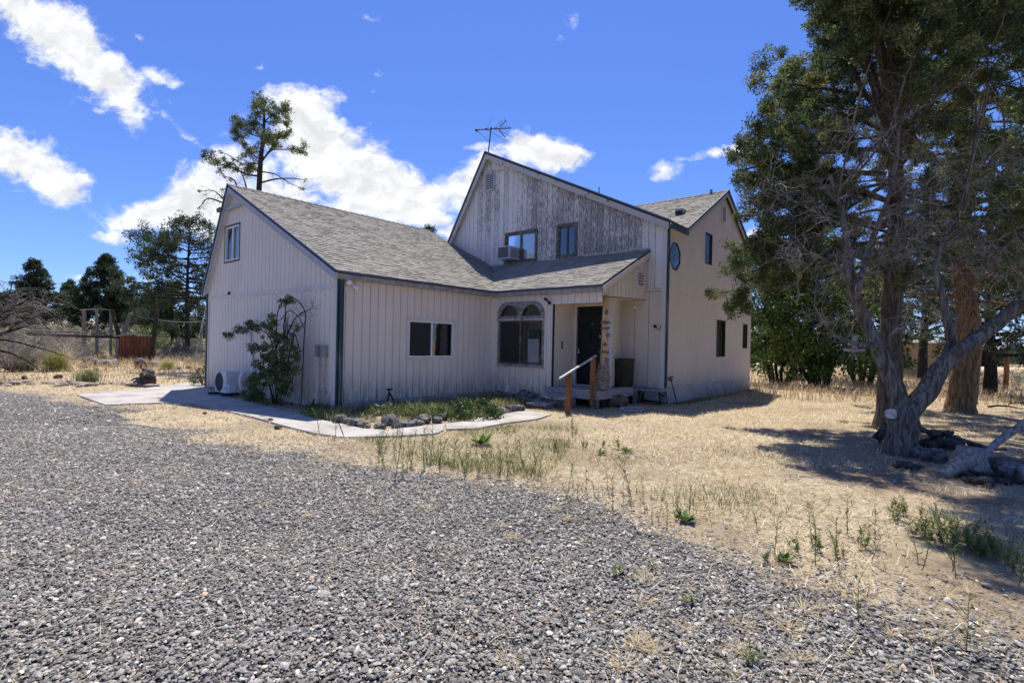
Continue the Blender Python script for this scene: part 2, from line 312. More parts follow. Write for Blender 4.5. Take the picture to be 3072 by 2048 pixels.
# ------------------------------------------------------------------ object helpers
def link(name, me, parent=None, loc=(0, 0, 0)):
    o = bpy.data.objects.new(name, me); COL.objects.link(o); o.location = loc
    if parent is not None: o.parent = parent
    return o
def tag(o, label=None, cat=None, group=None, kind=None):
    if label: o['label'] = label
    if cat: o['category'] = cat
    if group: o['group'] = group
    if kind: o['kind'] = kind
    return o
def thing(name, label, cat, loc=(0, 0, 0), rz=0., group=None):
    o = link(name, None); o.location = loc; o.rotation_euler = (0, 0, rz)
    o.empty_display_size = .2
    return tag(o, label, cat, group)
def copy_tree(o, parent=None):
    c = o.copy(); COL.objects.link(c)
    if parent is not None: c.parent = parent
    for ch in [x for x in o.children]: copy_tree(ch, c)
    return c
class MB:
    def __init__(s): s.v = []; s.f = []; s.c = []; s.col = None
    def add(s, vs, fs, col=None):
        n = len(s.v); s.v += [tuple(map(float, v)) for v in vs]; s.f += [tuple(i + n for i in f) for f in fs]
        if col is not None or s.c:
            s.c += [(1, 1, 1)] * (n - len(s.c)); s.c += [tuple(col) if col is not None else (1, 1, 1)] * len(vs)
        return s
    def box(s, x0, x1, y0, y1, z0, z1):
        v = [(x, y, z) for z in (z0, z1) for y in (y0, y1) for x in (x0, x1)]
        return s.add(v, [(0, 2, 3, 1), (4, 5, 7, 6), (0, 1, 5, 4), (2, 6, 7, 3), (0, 4, 6, 2), (1, 3, 7, 5)])
    def obox(s, c, ax, ay, az):
        c, ax, ay, az = (np.array(t, float) for t in (c, ax, ay, az))
        v = [c + i * ax + j * ay + k * az for k in (-1, 1) for j in (-1, 1) for i in (-1, 1)]
        return s.add(v, [(0, 2, 3, 1), (4, 5, 7, 6), (0, 1, 5, 4), (2, 6, 7, 3), (0, 4, 6, 2), (1, 3, 7, 5)])
    def bar(s, a, b, w, h, up=(0, 0, 1)):
        a, b = np.array(a, float), np.array(b, float); d = b - a; L = np.linalg.norm(d); d /= L
        u = np.array(up, float); x = np.cross(d, u)
        if np.linalg.norm(x) < 1e-4: x = np.cross(d, (1, 0, 0))
        x /= np.linalg.norm(x); y = np.cross(x, d)
        return s.obox((a + b) / 2, x * w / 2, y * h / 2, d * L / 2)
    def tube(s, pts, rad, n=8, cap=True, col=None, wob=0.):
        pts = [np.array(p, float) for p in pts]; m = len(pts)
        if not hasattr(rad, '__len__'): rad = [rad] * m
        vs, fs = [], []; x = None
        for i in range(m):
            d = pts[min(i + 1, m - 1)] - pts[max(i - 1, 0)]; d /= (np.linalg.norm(d) + 1e-9)
            if x is None:
                x = np.cross(d, (0, 0, 1.))
                if np.linalg.norm(x) < .1: x = np.cross(d, (1., 0, 0))
            x = x - d * (x @ d); x /= (np.linalg.norm(x) + 1e-9); y = np.cross(d, x)
            for k in range(n):
                r = rad[i] * (1 + (wob * (random.random() - .5) * 2 if wob else 0))
                t = 2 * pi * k / n; vs.append(pts[i] + r * (math.cos(t) * x + math.sin(t) * y))
        for i in range(m - 1):
            for k in range(n):
                k2 = (k + 1) % n; fs.append((i * n + k, i * n + k2, (i + 1) * n + k2, (i + 1) * n + k))
        if cap: fs.append(tuple(range(n))[::-1]); fs.append(tuple((m - 1) * n + k for k in range(n)))
        return s.add(vs, fs, col)
    def lathe(s, prof, n=20, c=(0, 0, 0)):
        vs = [(c[0] + r * math.cos(2 * pi * k / n), c[1] + r * math.sin(2 * pi * k / n), c[2] + z) for r, z in prof for k in range(n)]
        fs = [(i * n + k, i * n + (k + 1) % n, (i + 1) * n + (k + 1) % n, (i + 1) * n + k) for i in range(len(prof) - 1) for k in range(n)]
        fs += [tuple(range(n))[::-1], tuple((len(prof) - 1) * n + k for k in range(n))]
        return s.add(vs, fs)
    def prism(s, poly, vec):
        n = len(poly); v = np.array(vec, float); a = [np.array(p, float) for p in poly]
        return s.add(a + [p + v for p in a], [tuple(range(n))[::-1], tuple(range(n, 2 * n))] + [(i, (i + 1) % n, n + (i + 1) % n, n + i) for i in range(n)])
    def mesh(s, name, m, smooth=False):
        me = bpy.data.meshes.new(name); me.from_pydata(s.v, [], s.f)
        if s.c:
            s.c += [(1, 1, 1)] * (len(s.v) - len(s.c))
            a = me.color_attributes.new('Col', 'FLOAT_COLOR', 'POINT')
            a.data.foreach_set('color', np.c_[np.array(s.c), np.ones(len(s.c))].ravel())
        me.materials.append(m)
        if smooth: me.polygons.foreach_set('use_smooth', [True] * len(me.polygons))
        bm = bmesh.new(); bm.from_mesh(me); bmesh.ops.recalc_face_normals(bm, faces=bm.faces); bm.to_mesh(me); bm.free()
        return me
    def obj(s, name, m, parent=None, loc=(0, 0, 0), smooth=False, label=None):
        o = link(name, s.mesh(name, m, smooth), parent, loc)
        if label: o['label'] = label
        return o
def np_mesh(name, V, Fa, m, colors=None, smooth=False):
    """V (n,3), Fa (k,c) same-size faces, colours per vertex"""
    me = bpy.data.meshes.new(name); n, c = Fa.shape
    me.vertices.add(len(V)); me.vertices.foreach_set('co', np.asarray(V, np.float32).ravel())
    me.loops.add(n * c); me.loops.foreach_set('vertex_index', Fa.astype(np.int32).ravel())
    me.polygons.add(n); me.polygons.foreach_set('loop_start', np.arange(0, n * c, c, dtype=np.int32))
    if smooth: me.polygons.foreach_set('use_smooth', np.ones(n, bool))
    me.update(calc_edges=True)
    if colors is not None:
        a = me.color_attributes.new('Col', 'FLOAT_COLOR', 'POINT')
        a.data.foreach_set('color', np.c_[colors, np.ones(len(colors))].astype(np.float32).ravel())
    me.materials.append(m); return me
def clip(poly, a, b, c):
    """keep a*x+b*y>=c of a convex 2d polygon"""
    out = []
    for i in range(len(poly)):
        p, q = poly[i], poly[(i + 1) % len(poly)]
        dp, dq = a * p[0] + b * p[1] - c, a * q[0] + b * q[1] - c
        if dp >= 0: out.append(p)
        if (dp >= 0) != (dq >= 0):
            t = dp / (dp - dq); out.append((p[0] + t * (q[0] - p[0]), p[1] + t * (q[1] - p[1])))
    return out
def clip_convex(poly, hull):
    n = len(hull); area = sum(hull[i][0] * hull[(i + 1) % n][1] - hull[(i + 1) % n][0] * hull[i][1] for i in range(n))
    s = 1 if area > 0 else -1
    for i in range(n):
        (x0, y0), (x1, y1) = hull[i], hull[(i + 1) % n]
        a, b = -(y1 - y0) * s, (x1 - x0) * s
        poly = clip(poly, a, b, a * x0 + b * y0)
        if len(poly) < 3: return []
    return poly
def vnoise(x, y, s, seed=0):
    x = np.asarray(x) / s + 137.3 + seed * 17.7; y = np.asarray(y) / s + 91.7 + seed * 5.3
    xi, yi = np.floor(x).astype(int), np.floor(y).astype(int); fx, fy = x - xi, y - yi
    fx, fy = fx * fx * (3 - 2 * fx), fy * fy * (3 - 2 * fy)
    def h(a, b): 
        q = np.sin(a * 127.1 + b * 311.7 + seed * 74.7) * 43758.5453; return q - np.floor(q)
    return (h(xi, yi) * (1 - fx) + h(xi + 1, yi) * fx) * (1 - fy) + (h(xi, yi + 1) * (1 - fx) + h(xi + 1, yi + 1) * fx) * fy
def fbm(x, y, s, seed=0, o=4): return sum(vnoise(x, y, s / 2 ** k, seed + k) * .5 ** k for k in range(o)) / sum(.5 ** k for k in range(o))
def inpoly(x, y, poly):
    r = np.zeros(np.shape(x), bool); n = len(poly)
    for i in range(n):
        x0, y0 = poly[i][:2]; x1, y1 = poly[(i + 1) % n][:2]
        c = ((y0 > y) != (y1 > y)) & (x < (x1 - x0) * (y - y0) / (y1 - y0 + 1e-12) + x0); r ^= c
    return r
# plane frames for walls: 'Y' faces -Y (u = X), 'X' faces +X (u = Y)
def pt(pl, u, z, n=0.):
    k, v = pl
    return (u, v - n, z) if k == 'Y' else (v + n, u, z)
# ------------------------------------------------------------------ ground
GRAVEL_EDGE = [(-900,872),(-200,878),(0,893),(120,905),(180,925),(330,940),(470,962),(600,985),(720,1010),(870,1045),(1000,1075),(1150,1112),(1290,1142),(1400,1185),(1550,1240),(1700,1322),(1850,1385),(2050,1440),(2352,1505),(2700,1570)]
ge = [G(*p)[:2] for p in GRAVEL_EDGE]
gpoly = ge + [(9, 3.), (14, -30), (-40, -30), (-60, -8)]
BED = [G(*p)[:2] for p in [(700,958),(778,972),(832,985),(884,988),(978,978),(1022,974),(1118,957),(1188,945),(1217,944),(1240,930)]] + [(-7.8, 10.6), (-9.75, 10.6), (-9.75, 5.6), (-10.6, 5.75)]
GREEN = [G(*p)[:2] for p in [(800,1003),(1010,996),(1200,975),(1290,960),(1330,990),(1290,1060),(1250,1100),(1050,1085),(860,1030)]]
def gravel_field(x, y):
    n = fbm(x, y, 2.6, 3) - .5; n2 = fbm(x, y, .7, 9) - .5
    return n, n2
def axis(lo, hi, step, far, g=1.22):
    a = list(np.arange(lo, hi + 1e-6, step)); s = step
    l, h = [lo], [hi]
    while h[-1] < far: s *= g; h.append(h[-1] + s)
    s = step
    while l[-1] > -far: s *= g; l.append(l[-1] - s)
    return np.array(sorted(l[1:]) + a + h[1:])
gx, gy = axis(-24, 9, .14, 900), axis(-4, 26, .14, 900)
X, Y = np.meshgrid(gx, gy); nx, ny = len(gx), len(gy)
Z = .018 * (fbm(X, Y, 1.6, 21) - .5) * np.clip((np.hypot(X, Y) - 1) / 4, 0, 1)
Z += np.clip((np.hypot(X, Y) - 60) / 200, 0, 1) * (3.5 * fbm(X, Y, 90, 5) - 1.2)
def gz(x, y):
    d = x * Fv[0] + y * Fv[1]; l = (x * Rv[0] + y * Rv[1]) / np.maximum(d, 1)
    return 1.7 * np.clip((d - 26) / 26, 0, 1.6) ** 1.3 * np.clip((-l - .3) / .25, 0, 1)
Z += gz(X, Y)
Z -= .012
d_in = np.where(inpoly(X, Y, gpoly), 1., 0.)
# soft mask: sample jittered membership
msk = np.zeros_like(X)
for k in range(14):
    a = 2 * pi * k / 14; r = .95 if k % 2 else .4
    msk += inpoly(X + r * math.cos(a) + .9 * (fbm(X, Y, 2.2, 3) - .5), Y + r * math.sin(a) + .9 * (fbm(X, Y, 2.2, 4) - .5), gpoly)
msk /= 14
msk -= .8 * np.clip((fbm(X, Y, 1.7, 91) - .53) * 8, 0, 1) * np.clip((X * Fv[0] + Y * Fv[1] - 5) / 3, 0, 1) * msk
bedm = inpoly(X, Y, BED).astype(float)
grn = np.zeros_like(X)
for k in range(10):
    a = 2 * pi * k / 10; grn += inpoly(X + .4 * math.cos(a), Y + .4 * math.sin(a), GREEN) / 10
far_left = np.clip((-(X) - 17) / 3, 0, 1)
Vg = np.c_[X.ravel(), Y.ravel(), Z.ravel()]
idx = np.arange(nx * ny).reshape(ny, nx)
Fg = np.stack([idx[:-1, :-1], idx[:-1, 1:], idx[1:, 1:], idx[1:, :-1]], -1).reshape(-1, 4)
dm = np.clip((fbm(X, Y, 1.5, 31) - .50) * 6, 0, 1)
right_dirt = np.clip((X * .76 + Y * .65 - 1.2) / 2.5, 0, 1) * np.clip((8.5 - (-X * .65 + Y * .76)) / 3, 0, 1)
colg = np.c_[msk.ravel(), np.clip(grn * (fbm(X, Y, 1.1, 12) * 1.7 - .25), 0, 1).ravel(), np.clip(dm * (.5 + right_dirt) + right_dirt.reshape(dm.shape) * .9 * np.clip((fbm(X, Y, .8, 71) - .42) * 5, 0, 1) + bedm * .6 * fbm(X, Y, .8, 2), 0, 1).ravel()]
def groundf(E, b, nt):
    a = nnew(nt, 'ShaderNodeAttribute', attribute_name='Col'); s = E.sep(a.outputs['Vector']); p = wpos(nt)
    n1 = E.noise(p, 1.2, 5, .62); n2 = E.noise(p, 16, 6, .7); n3 = E.noise(E.scale(p, (1, 2.6, 1)), 60, 4, .75)
    n4 = E.noise(E.scale(p, (1, 1.4, 1)), 5.5, 5, .7)
    straw = E.mix(E.sstep(n1, .3, .7), (.55, .44, .275), (.66, .56, .385))
    straw = E.mix(E.m('MULTIPLY', E.sstep(n4, .50, .66), .75), straw, (.34, .255, .17))
    straw = E.mix(E.m('MULTIPLY', E.sstep(E.noise(p, .55, 4, .65), .54, .66), .6), straw, (.42, .33, .235))
    straw = E.mix(E.m('MULTIPLY', E.sstep(n2, .50, .62), .7), straw, (.27, .195, .125))
    straw = E.mix(E.sstep(n3, .52, .66), straw, (.24, .175, .11))
    straw = E.mix(E.sstep(n3, .42, .30), straw, (.70, .60, .42))
    dirt = E.mix(E.sstep(n2, .35, .65), (.14, .10, .078), (.27, .20, .155))
    c = E.mix(E.m('MULTIPLY', s[2], .8), straw, dirt)
    green = E.mix(n2, (.10, .115, .04), (.24, .23, .09))
    c = E.mix(E.m('MULTIPLY', s[1], E.sstep(n2, .35, .62)), c, green)
    vo = nnew(nt, 'ShaderNodeTexVoronoi', feature='F1'); vo.inputs['Scale'].default_value = 26; nt.links.new(p, vo.inputs['Vector'])
    cs = E.sep(vo.outputs['Color'])
    gr = E.mix(cs[0], (.15, .148, .144), (.40, .39, .375)); gr = E.mix(E.sstep(vo.outputs['Distance'], .35, .62), gr, (.07, .068, .066))
    gm = E.sstep(E.m('ADD', s[0], E.m('MULTIPLY', E.m('SUBTRACT', n2, .5), .7)), .42, .6)
    c = E.mix(gm, c, gr)
    nt.links.new(c, b.inputs['Base Color'])
    h = E.m('ADD', E.m('MULTIPLY', n3, .5), E.m('ADD', E.m('MULTIPLY', n2, .8), E.m('MULTIPLY', E.m('SUBTRACT', .6, vo.outputs['Distance']), E.m('MULTIPLY', gm, 1.2))))
    bump(E, nt, b, E.m('ADD', h, E.m('MULTIPLY', n4, 1.2)), .9, .04)
M_ground = mat('dry_grass_and_gravel_ground', groundf, rough=.95, spec=.1)
g_o = link('ground', np_mesh('ground', Vg, Fg, M_ground, colg, True)); tag(g_o, kind='structure')
# gravel drive: sheet a little above the ground where the mask says gravel
fc = msk[:-1, :-1] * (np.abs(X[:-1, :-1]) < 40) * (np.abs(Y[:-1, :-1]) < 32)
nz = fbm(X[:-1, :-1], Y[:-1, :-1], .5, 40)
sel = (fc + (nz - .5) * .5 > .62).ravel()
Fd = Fg[sel]; used = np.unique(Fd); rem = -np.ones(len(Vg), int); rem[used] = np.arange(len(used))
Vd = Vg[used] + np.array([0, 0, .006])
dr = link('gravel_driveway', np_mesh('gravel_driveway', Vd, rem[Fd], M_ground, colg[used], True)); tag(dr, kind='structure')

# pebbles
def patchf(x, y): return np.clip((fbm(x, y, 1.7, 91) - .53) * 8, 0, 1) * np.clip((x * Fv[0] + y * Fv[1] - 5) / 3, 0, 1)
def pebbles():
    pts = []
    for (d0, d1, dens) in ((1.9, 4., 5600), (4., 6., 3400), (6., 8.5, 2100), (8.5, 13., 640), (13, 22., 130)):
        A = (d1 ** 2 - d0 ** 2) / 2 * 2.4; n = int(A * dens)
        d = np.sqrt(rng.uniform(d0 ** 2, d1 ** 2, n)); l = rng.uniform(-1.2, 1.2, n) * d
        pts.append(np.c_[d[:, None] * Fv[:2] + l[:, None] * Rv[:2], d])
    p = np.vstack(pts); x, y, d = p.T
    sg = np.where(rng.random(len(x)) < .3, 1.0, .4)
    pr = inpoly(x + .9 * (fbm(x, y, 2.2, 3) - .5) + sg * rng.normal(0, 1, len(x)), y + .9 * (fbm(x, y, 2.2, 4) - .5) + sg * rng.normal(0, 1, len(x)), gpoly)
    thin = fbm(x, y, 1.4, 50); pr &= rng.random(len(x)) > .85 * patchf(x, y)
    rightmix = np.clip((x * .76 + y * .65 + .2) / 2.2, 0, 1)
    pr &= rng.random(len(x)) < np.clip(1.25 - 1.9 * np.clip(thin - .52, 0, 1) - .45 * rightmix * (thin > .42), .2, 1)
    x, y, d = x[pr], y[pr], d[pr]; n = len(x)
    r = np.exp(rng.normal(math.log(.0080), .42, n)) * np.interp(d, [4, 6, 8.5, 13, 14], [1, 1.15, 1.4, 1.7, 2.3])
    asp = rng.uniform(.42, .95, n); h = r * rng.uniform(.15, .45, n); th = rng.uniform(0, 2 * pi, n)
    k = np.arange(6) * pi / 3
    jit = rng.uniform(.62, 1.28, (n, 6)); jt = rng.uniform(.5, .85, (n, 6))
    def ring(f, zz, tilt):
        lx = np.cos(k) * f * r[:, None]; ly = np.sin(k) * f * (r * asp)[:, None]
        c, s = np.cos(th)[:, None], np.sin(th)[:, None]
        return np.stack([x[:, None] + lx * c - ly * s, y[:, None] + lx * s + ly * c, zz[:, None] + tilt * (lx * tx + ly * ty)], -1)
    tx, ty = rng.normal(0, .24, n)[:, None], rng.normal(0, .24, n)[:, None]
    z0 = rng.uniform(-.004, .012, n)
    V = np.concatenate([ring(jit, z0, .6), ring(jit * jt, z0 + h, 1.)], 1).reshape(-1, 3)
    base = np.arange(n)[:, None, None] * 12
    side = np.array([[i, (i + 1) % 6, 6 + (i + 1) % 6, 6 + i] for i in range(6)] + [[6, 7, 8, 9], [6, 9, 10, 11]])
    Fp = (base + side).reshape(-1, 4)
    g = np.clip(np.exp(rng.normal(math.log(.215), .42, n)), .05, .78)[:, None]
    hue = np.array([[1.06, 1., .92]]) + rng.normal(0, .02, (n, 3))
    tan = rng.random(n) < .035; hue[tan] = np.array([1.35, 1.0, .7])
    c = np.clip(g * hue, 0, .8); c[tan] = np.clip(c[tan] * 1.7, 0, .6)
    o = link('gravel', np_mesh('gravel', V, Fp, M_pebble, np.repeat(c, 12, 0))); tag(o, kind='stuff')
pebbles()

# blades: lying straw and standing dry grass
def blades(name, xy, length, width, lean, colors, m=M_grass, z=0., bend=.35, label=None):
    n = len(xy); th = rng.uniform(0, 2 * pi, n); L = length; Wd = width
    dx, dy = np.cos(th), np.sin(th)
    px, py = -dy, dx
    b0 = np.c_[xy, np.zeros(n) + z + gz(xy[:, 0], xy[:, 1])]
    up = np.cos(lean); out = np.sin(lean)
    mid = b0 + np.c_[dx * out * L * .5, dy * out * L * .5, up * L * .55 + .004]
    tip = b0 + np.c_[dx * (out + bend * up) * L, dy * (out + bend * up) * L, up * L * (1 - .3 * bend) + .006]
    w = np.c_[px, py, np.zeros(n)] * Wd[:, None] / 2
    V = np.stack([b0 - w, b0 + w, mid + w * .8, mid - w * .8, tip], 1).reshape(-1, 3)
    base = np.arange(n)[:, None] * 5
    F3 = np.concatenate([base + np.array([0, 1, 2]), base + np.array([0, 2, 3]), base + np.array([3, 2, 4])], 0)
    return V, F3, np.repeat(colors, 5, 0)
def merge(parts):
    V, F, C = [], [], []; n = 0
    for v, f, c in parts: V.append(v); F.append(f + n); C.append(c); n += len(v)
    return np.vstack(V), np.vstack(F), np.vstack(C)
def wedge(d0, d1, l0, l1, n, p=2.):
    d = (rng.uniform(d0 ** p, d1 ** p, n)) ** (1 / p); l = rng.uniform(l0, l1, n) * d
    return d[:, None] * Fv[:2] + l[:, None] * Rv[:2]
def pal(n, cols, jit=.12):
    c = np.array(cols)[rng.integers(0, len(cols), n)]; return np.clip(c * np.exp(rng.normal(0, jit, (n, 1))), 0, 1)
STRAW = [(.62, .52, .34), (.55, .44, .26), (.78, .70, .52), (.42, .32, .19), (.50, .37, .22), (.20, .14, .09), (.86, .80, .64)]
HOUSE_FOOT = [(-16.8, 5.85), (-9.7, 5.85), (-9.7, 10.55), (-6.3, 10.55), (-6.3, 12.9), (-5.7, 12.9), (-5.7, 20.3), (-16.8, 20.3)]
PATH = [G(*p)[:2] for p in [(176,908),(300,897),(432,880),(480,884),(484,897),(545,906),(525,915),(587,927),(635,940),(678,951),(721,963),(778,974),(832,987),(884,990),(978,980),(1022,976),(1118,960),(1188,947),(1217,946),(1266,954),(1235,964),(1165,973),(1095,986),(1020,992),(1001,998),(907,1004),(790,1007),(720,997),(640,977),(578,959),(449,928),(390,926),(242,932)]]
def free(xy):
    return ~(inpoly(xy[:, 0], xy[:, 1], HOUSE_FOOT) | inpoly(xy[:, 0], xy[:, 1], PATH))
def gmask(xy): return inpoly(xy[:, 0] + .9 * (fbm(xy[:, 0], xy[:, 1], 2.2, 3) - .5), xy[:, 1] + .9 * (fbm(xy[:, 0], xy[:, 1], 2.2, 4) - .5), gpoly)
parts = []
xy = wedge(2., 8, -1.15, 1.15, 60000); ing = gmask(xy)
clump = fbm(xy[:, 0], xy[:, 1], .9, 60); right = (xy @ Rv[:2]) > .3
keep = free(xy) & (~ing | (rng.random(len(xy)) < np.where(clump > .56, .26, .035) + .15 * right + .4 * patchf(xy[:, 0], xy[:, 1]))); xy = xy[keep]; n = len(xy)
gap = (fbm(xy[:, 0], xy[:, 1], .8, 71) > .45) & (xy @ Rv[:2] > .6) & ~gmask(xy); xy = xy[~gap | (rng.random(len(xy)) < .14)]; n = len(xy)
parts.append(blades('', xy, rng.uniform(.04, .17, n), rng.uniform(.002, .0045, n), rng.uniform(1.1, 1.55, n), pal(n, STRAW)))
xy = wedge(6.5, 16, -1.1, 1.1, 120000); keep = free(xy) & (~gmask(xy) | (rng.random(len(xy)) < .06 + .5 * patchf(xy[:, 0], xy[:, 1]))) & ~inpoly(xy[:, 0], xy[:, 1], BED) & ((fbm(xy[:, 0], xy[:, 1], 1.5, 31) < .56) | (rng.random(len(xy)) < .25)); xy = xy[keep]; n = len(xy)
parts.append(blades('', xy, rng.uniform(.03, .10, n), rng.uniform(.004, .009, n), rng.uniform(.7, 1.5, n), pal(n, STRAW)))
xy = wedge(15, 60, -1.1, -.25, 42000, 1.3); xy = xy[free(xy)]; n = len(xy)
dd = xy @ Fv[:2]; tall = np.clip((dd - 17) / 8, .25, 1)
parts.append(blades('', xy, rng.uniform(.15, .55, n) * tall, rng.uniform(.012, .025, n), rng.uniform(0., .6, n), pal(n, [(.50, .38, .20), (.58, .46, .27), (.40, .27, .14), (.46, .36, .22)])))
xy = wedge(15, 42, .3, 1.15, 22000, 1.3); xy = xy[free(xy)]; n = len(xy)
parts.append(blades('', xy, rng.uniform(.12, .45, n), rng.uniform(.012, .022, n), rng.uniform(0., .7, n), pal(n, [(.50, .38, .22), (.58, .46, .29), (.40, .28, .16)])))
V_, F_, C_ = merge(parts)
xy2 = wedge(4.5, 15, -.1, 1.15, 9000); xy2 = xy2[free(xy2) & ~gmask(xy2)]; n = len(xy2)
lv, lf, lc = blades('', xy2, rng.uniform(.02, .10, n), rng.uniform(.004, .011, n), rng.uniform(1.3, 1.57, n), pal(n, [(.09, .06, .04), (.14, .095, .06), (.06, .045, .035), (.20, .15, .11)]))
tag(link('needle_litter', np_mesh('needle_litter', lv, lf, M_grass, lc)), kind='stuff')
tag(link('dry_grass', np_mesh('dry_grass', V_, F_, M_grass, C_)), kind='stuff')
# green grass: patches by the path, bed, house foot
parts = []
GREENS = [(.10, .14, .035), (.15, .19, .05), (.20, .22, .08), (.27, .26, .11), (.08, .12, .03)]
bb = np.array(GREEN); xy = rng.uniform(bb.min(0), bb.max(0), (30000, 2))
q = fbm(xy[:, 0], xy[:, 1], .9, 12); xy = xy[inpoly(xy[:, 0], xy[:, 1], GREEN) & free(xy) & (q > .50) & (rng.random(len(q)) < (q - .4) * 2.2)]; n = len(xy)
parts.append(blades('', xy, rng.uniform(.03, .13, n), rng.uniform(.004, .009, n), rng.uniform(.1, .9, n), pal(n, GREENS + [(.40, .33, .17)])))
bb = np.array(BED); xy = rng.uniform(bb.min(0), bb.max(0), (20000, 2)); q = fbm(xy[:, 0], xy[:, 1], .8, 77)
nearwall = xy[:, 0] < -8.9
xy = xy[inpoly(xy[:, 0], xy[:, 1], BED) & ((q > .56) | (nearwall & (q > .42)))]; n = len(xy)
parts.append(blades('', xy, rng.uniform(.06, .26, n), rng.uniform(.006, .013, n), rng.uniform(.1, 1., n), pal(n, [(.15, .18, .05), (.22, .24, .08), (.30, .30, .12), (.42, .36, .17), (.50, .42, .22), (.11, .14, .04)])))
for (a, bq, nn, hh) in (((-5.6, 13), (-5.3, 20), 1500, .09), ((-16.7, 5.4), (-9.9, 5.8), 500, .08)):
    xy = np.c_[rng.uniform(a[0], bq[0], nn), rng.uniform(a[1], bq[1], nn)]; n = nn
    parts.append(blades('', xy, rng.uniform(.03, hh * 1.3, n), rng.uniform(.005, .01, n), rng.uniform(.1, .9, n), pal(n, GREENS)))
for (dx, dy, r, nn) in ((1330,940,.8,500),(1700,1035,.7,260),(1560,1145,.7,260),(1400,1055,.6,160),(1240,1010,.6,240),(1660,1150,.6,300),(2200,1215,.7,240),(2290,1270,.6,240),(1690,1130,.6,200)):
    c = G(dx, dy); xy = c[:2] + rng.normal(0, r * .45, (nn, 2)); xy = xy[free(xy)]; n = len(xy)
    parts.append(blades('', xy, rng.uniform(.03, .12, n), rng.uniform(.003, .008, n), rng.uniform(.1, 1., n), pal(n, GREENS + [(.34, .30, .14)])))
V_, F_, C_ = merge(parts)
tag(link('green_grass', np_mesh('green_grass', V_, F_, M_grass, C_)), kind='stuff')

# concrete path: slabs with open joints
def slab(pts, name, mb):
    w = [G(*p)[:2] for p in pts]; c = np.mean(w, 0)
    w = [p + (c - p) / (np.linalg.norm(c - p) + 1e-6) * .012 for p in w]
    mb.prism([(p[0], p[1], -.05) for p in w], (0, 0, .075))
mb = MB()
slab([(176,908),(300,897),(432,880),(480,884),(484,897),(545,906),(525,915),(455,917),(395,925),(242,932)], '', mb)
slab([(455,917),(525,915),(587,927),(635,940),(678,951),(605,966),(578,959),(449,928),(395,925)], '', mb)
slab([(678,951),(721,963),(778,974),(790,1007),(720,997),(640,977),(605,966)], '', mb)
slab([(778,974),(832,987),(884,990),(978,980),(1022,976),(1020,990),(1001,998),(907,1004),(790,1007)], '', mb)
slab([(1022,976),(1118,960),(1188,947),(1217,946),(1266,954),(1235,964),(1165,973),(1095,986),(1024,988)], '', mb)
tag(mb.obj('path', M_conc), kind='structure')
# ------------------------------------------------------------------ house
house = thing('house', 'taupe two storey house with steep saltbox gables, grey shingle roofs and flaking upper front wall', 'house', (-10, 10, 0))
HL = (10, -10, 0)      # child offset: part meshes are written in world coordinates
def hp(mb, name, m, parent=house, smooth=False, label=None):
    return mb.obj(name, m, parent, HL if parent is house else (0, 0, 0), smooth, label)
def siding(mb, pl, poly, step=.203, gw=.015, off=0., holes=(), depth=.03, phase=0., n0=0.):
    us = [p[0] for p in poly]; lo, hi = min(us), max(us)
    br = [(lo, 0), (hi, 0)]; u = lo + phase + step
    gro = []
    while u < hi - .02: gro.append((u - gw / 2, u + gw / 2)); u += step
    cuts = sorted({lo, hi} | {a for g in gro for a in g} | {h for q in holes for h in q[:2] if lo < h < hi})
    for a, b in zip(cuts[:-1], cuts[1:]):
        if b - a < 1e-5: continue
        mid = (a + b) / 2; isg = any(g[0] - 1e-6 < mid < g[1] + 1e-6 for g in gro); n = n0 - depth if isg else n0
        q = clip(clip(poly, 1, 0, a), -1, 0, -b)
        if len(q) < 3: continue
        pieces = [q]
        for h in holes:
            if h[0] - 1e-6 < mid < h[1] + 1e-6:
                nq = []
                for r in pieces:
                    for t in (clip(r, 0, -1, -h[2]), clip(r, 0, 1, h[3])):
                        if len(t) >= 3: nq.append(t)
                pieces = nq
        for r in pieces:
            mb.add([pt(pl, x, z, n) for x, z in r], [tuple(range(len(r)))])
            if not isg:     # edges of the board down to the groove floor
                for xe in (a, b):
                    zz = [z for x, z in r if abs(x - xe) < 1e-4]
                    if len(zz) >= 2: mb.add([pt(pl, xe, min(zz), n), pt(pl, xe, max(zz), n), pt(pl, xe, max(zz), n0 - depth), pt(pl, xe, min(zz), n0 - depth)], [(0, 1, 2, 3)])
def boxp(mb, pl, u0, u1, z0, z1, n0, n1):
    a = pt(pl, u0, z0, n0); b = pt(pl, u1, z1, n1)
    lo = [min(p, q) for p, q in zip(a, b)]; hi = [max(p, q) for p, q in zip(a, b)]
    return mb.box(lo[0], hi[0], lo[1], hi[1], lo[2], hi[2])
PW, PG, PP, PM, PS = ('X', -9.77), ('Y', 5.85), ('Y', 10.61), ('Y', 12.9), ('X', -5.76)
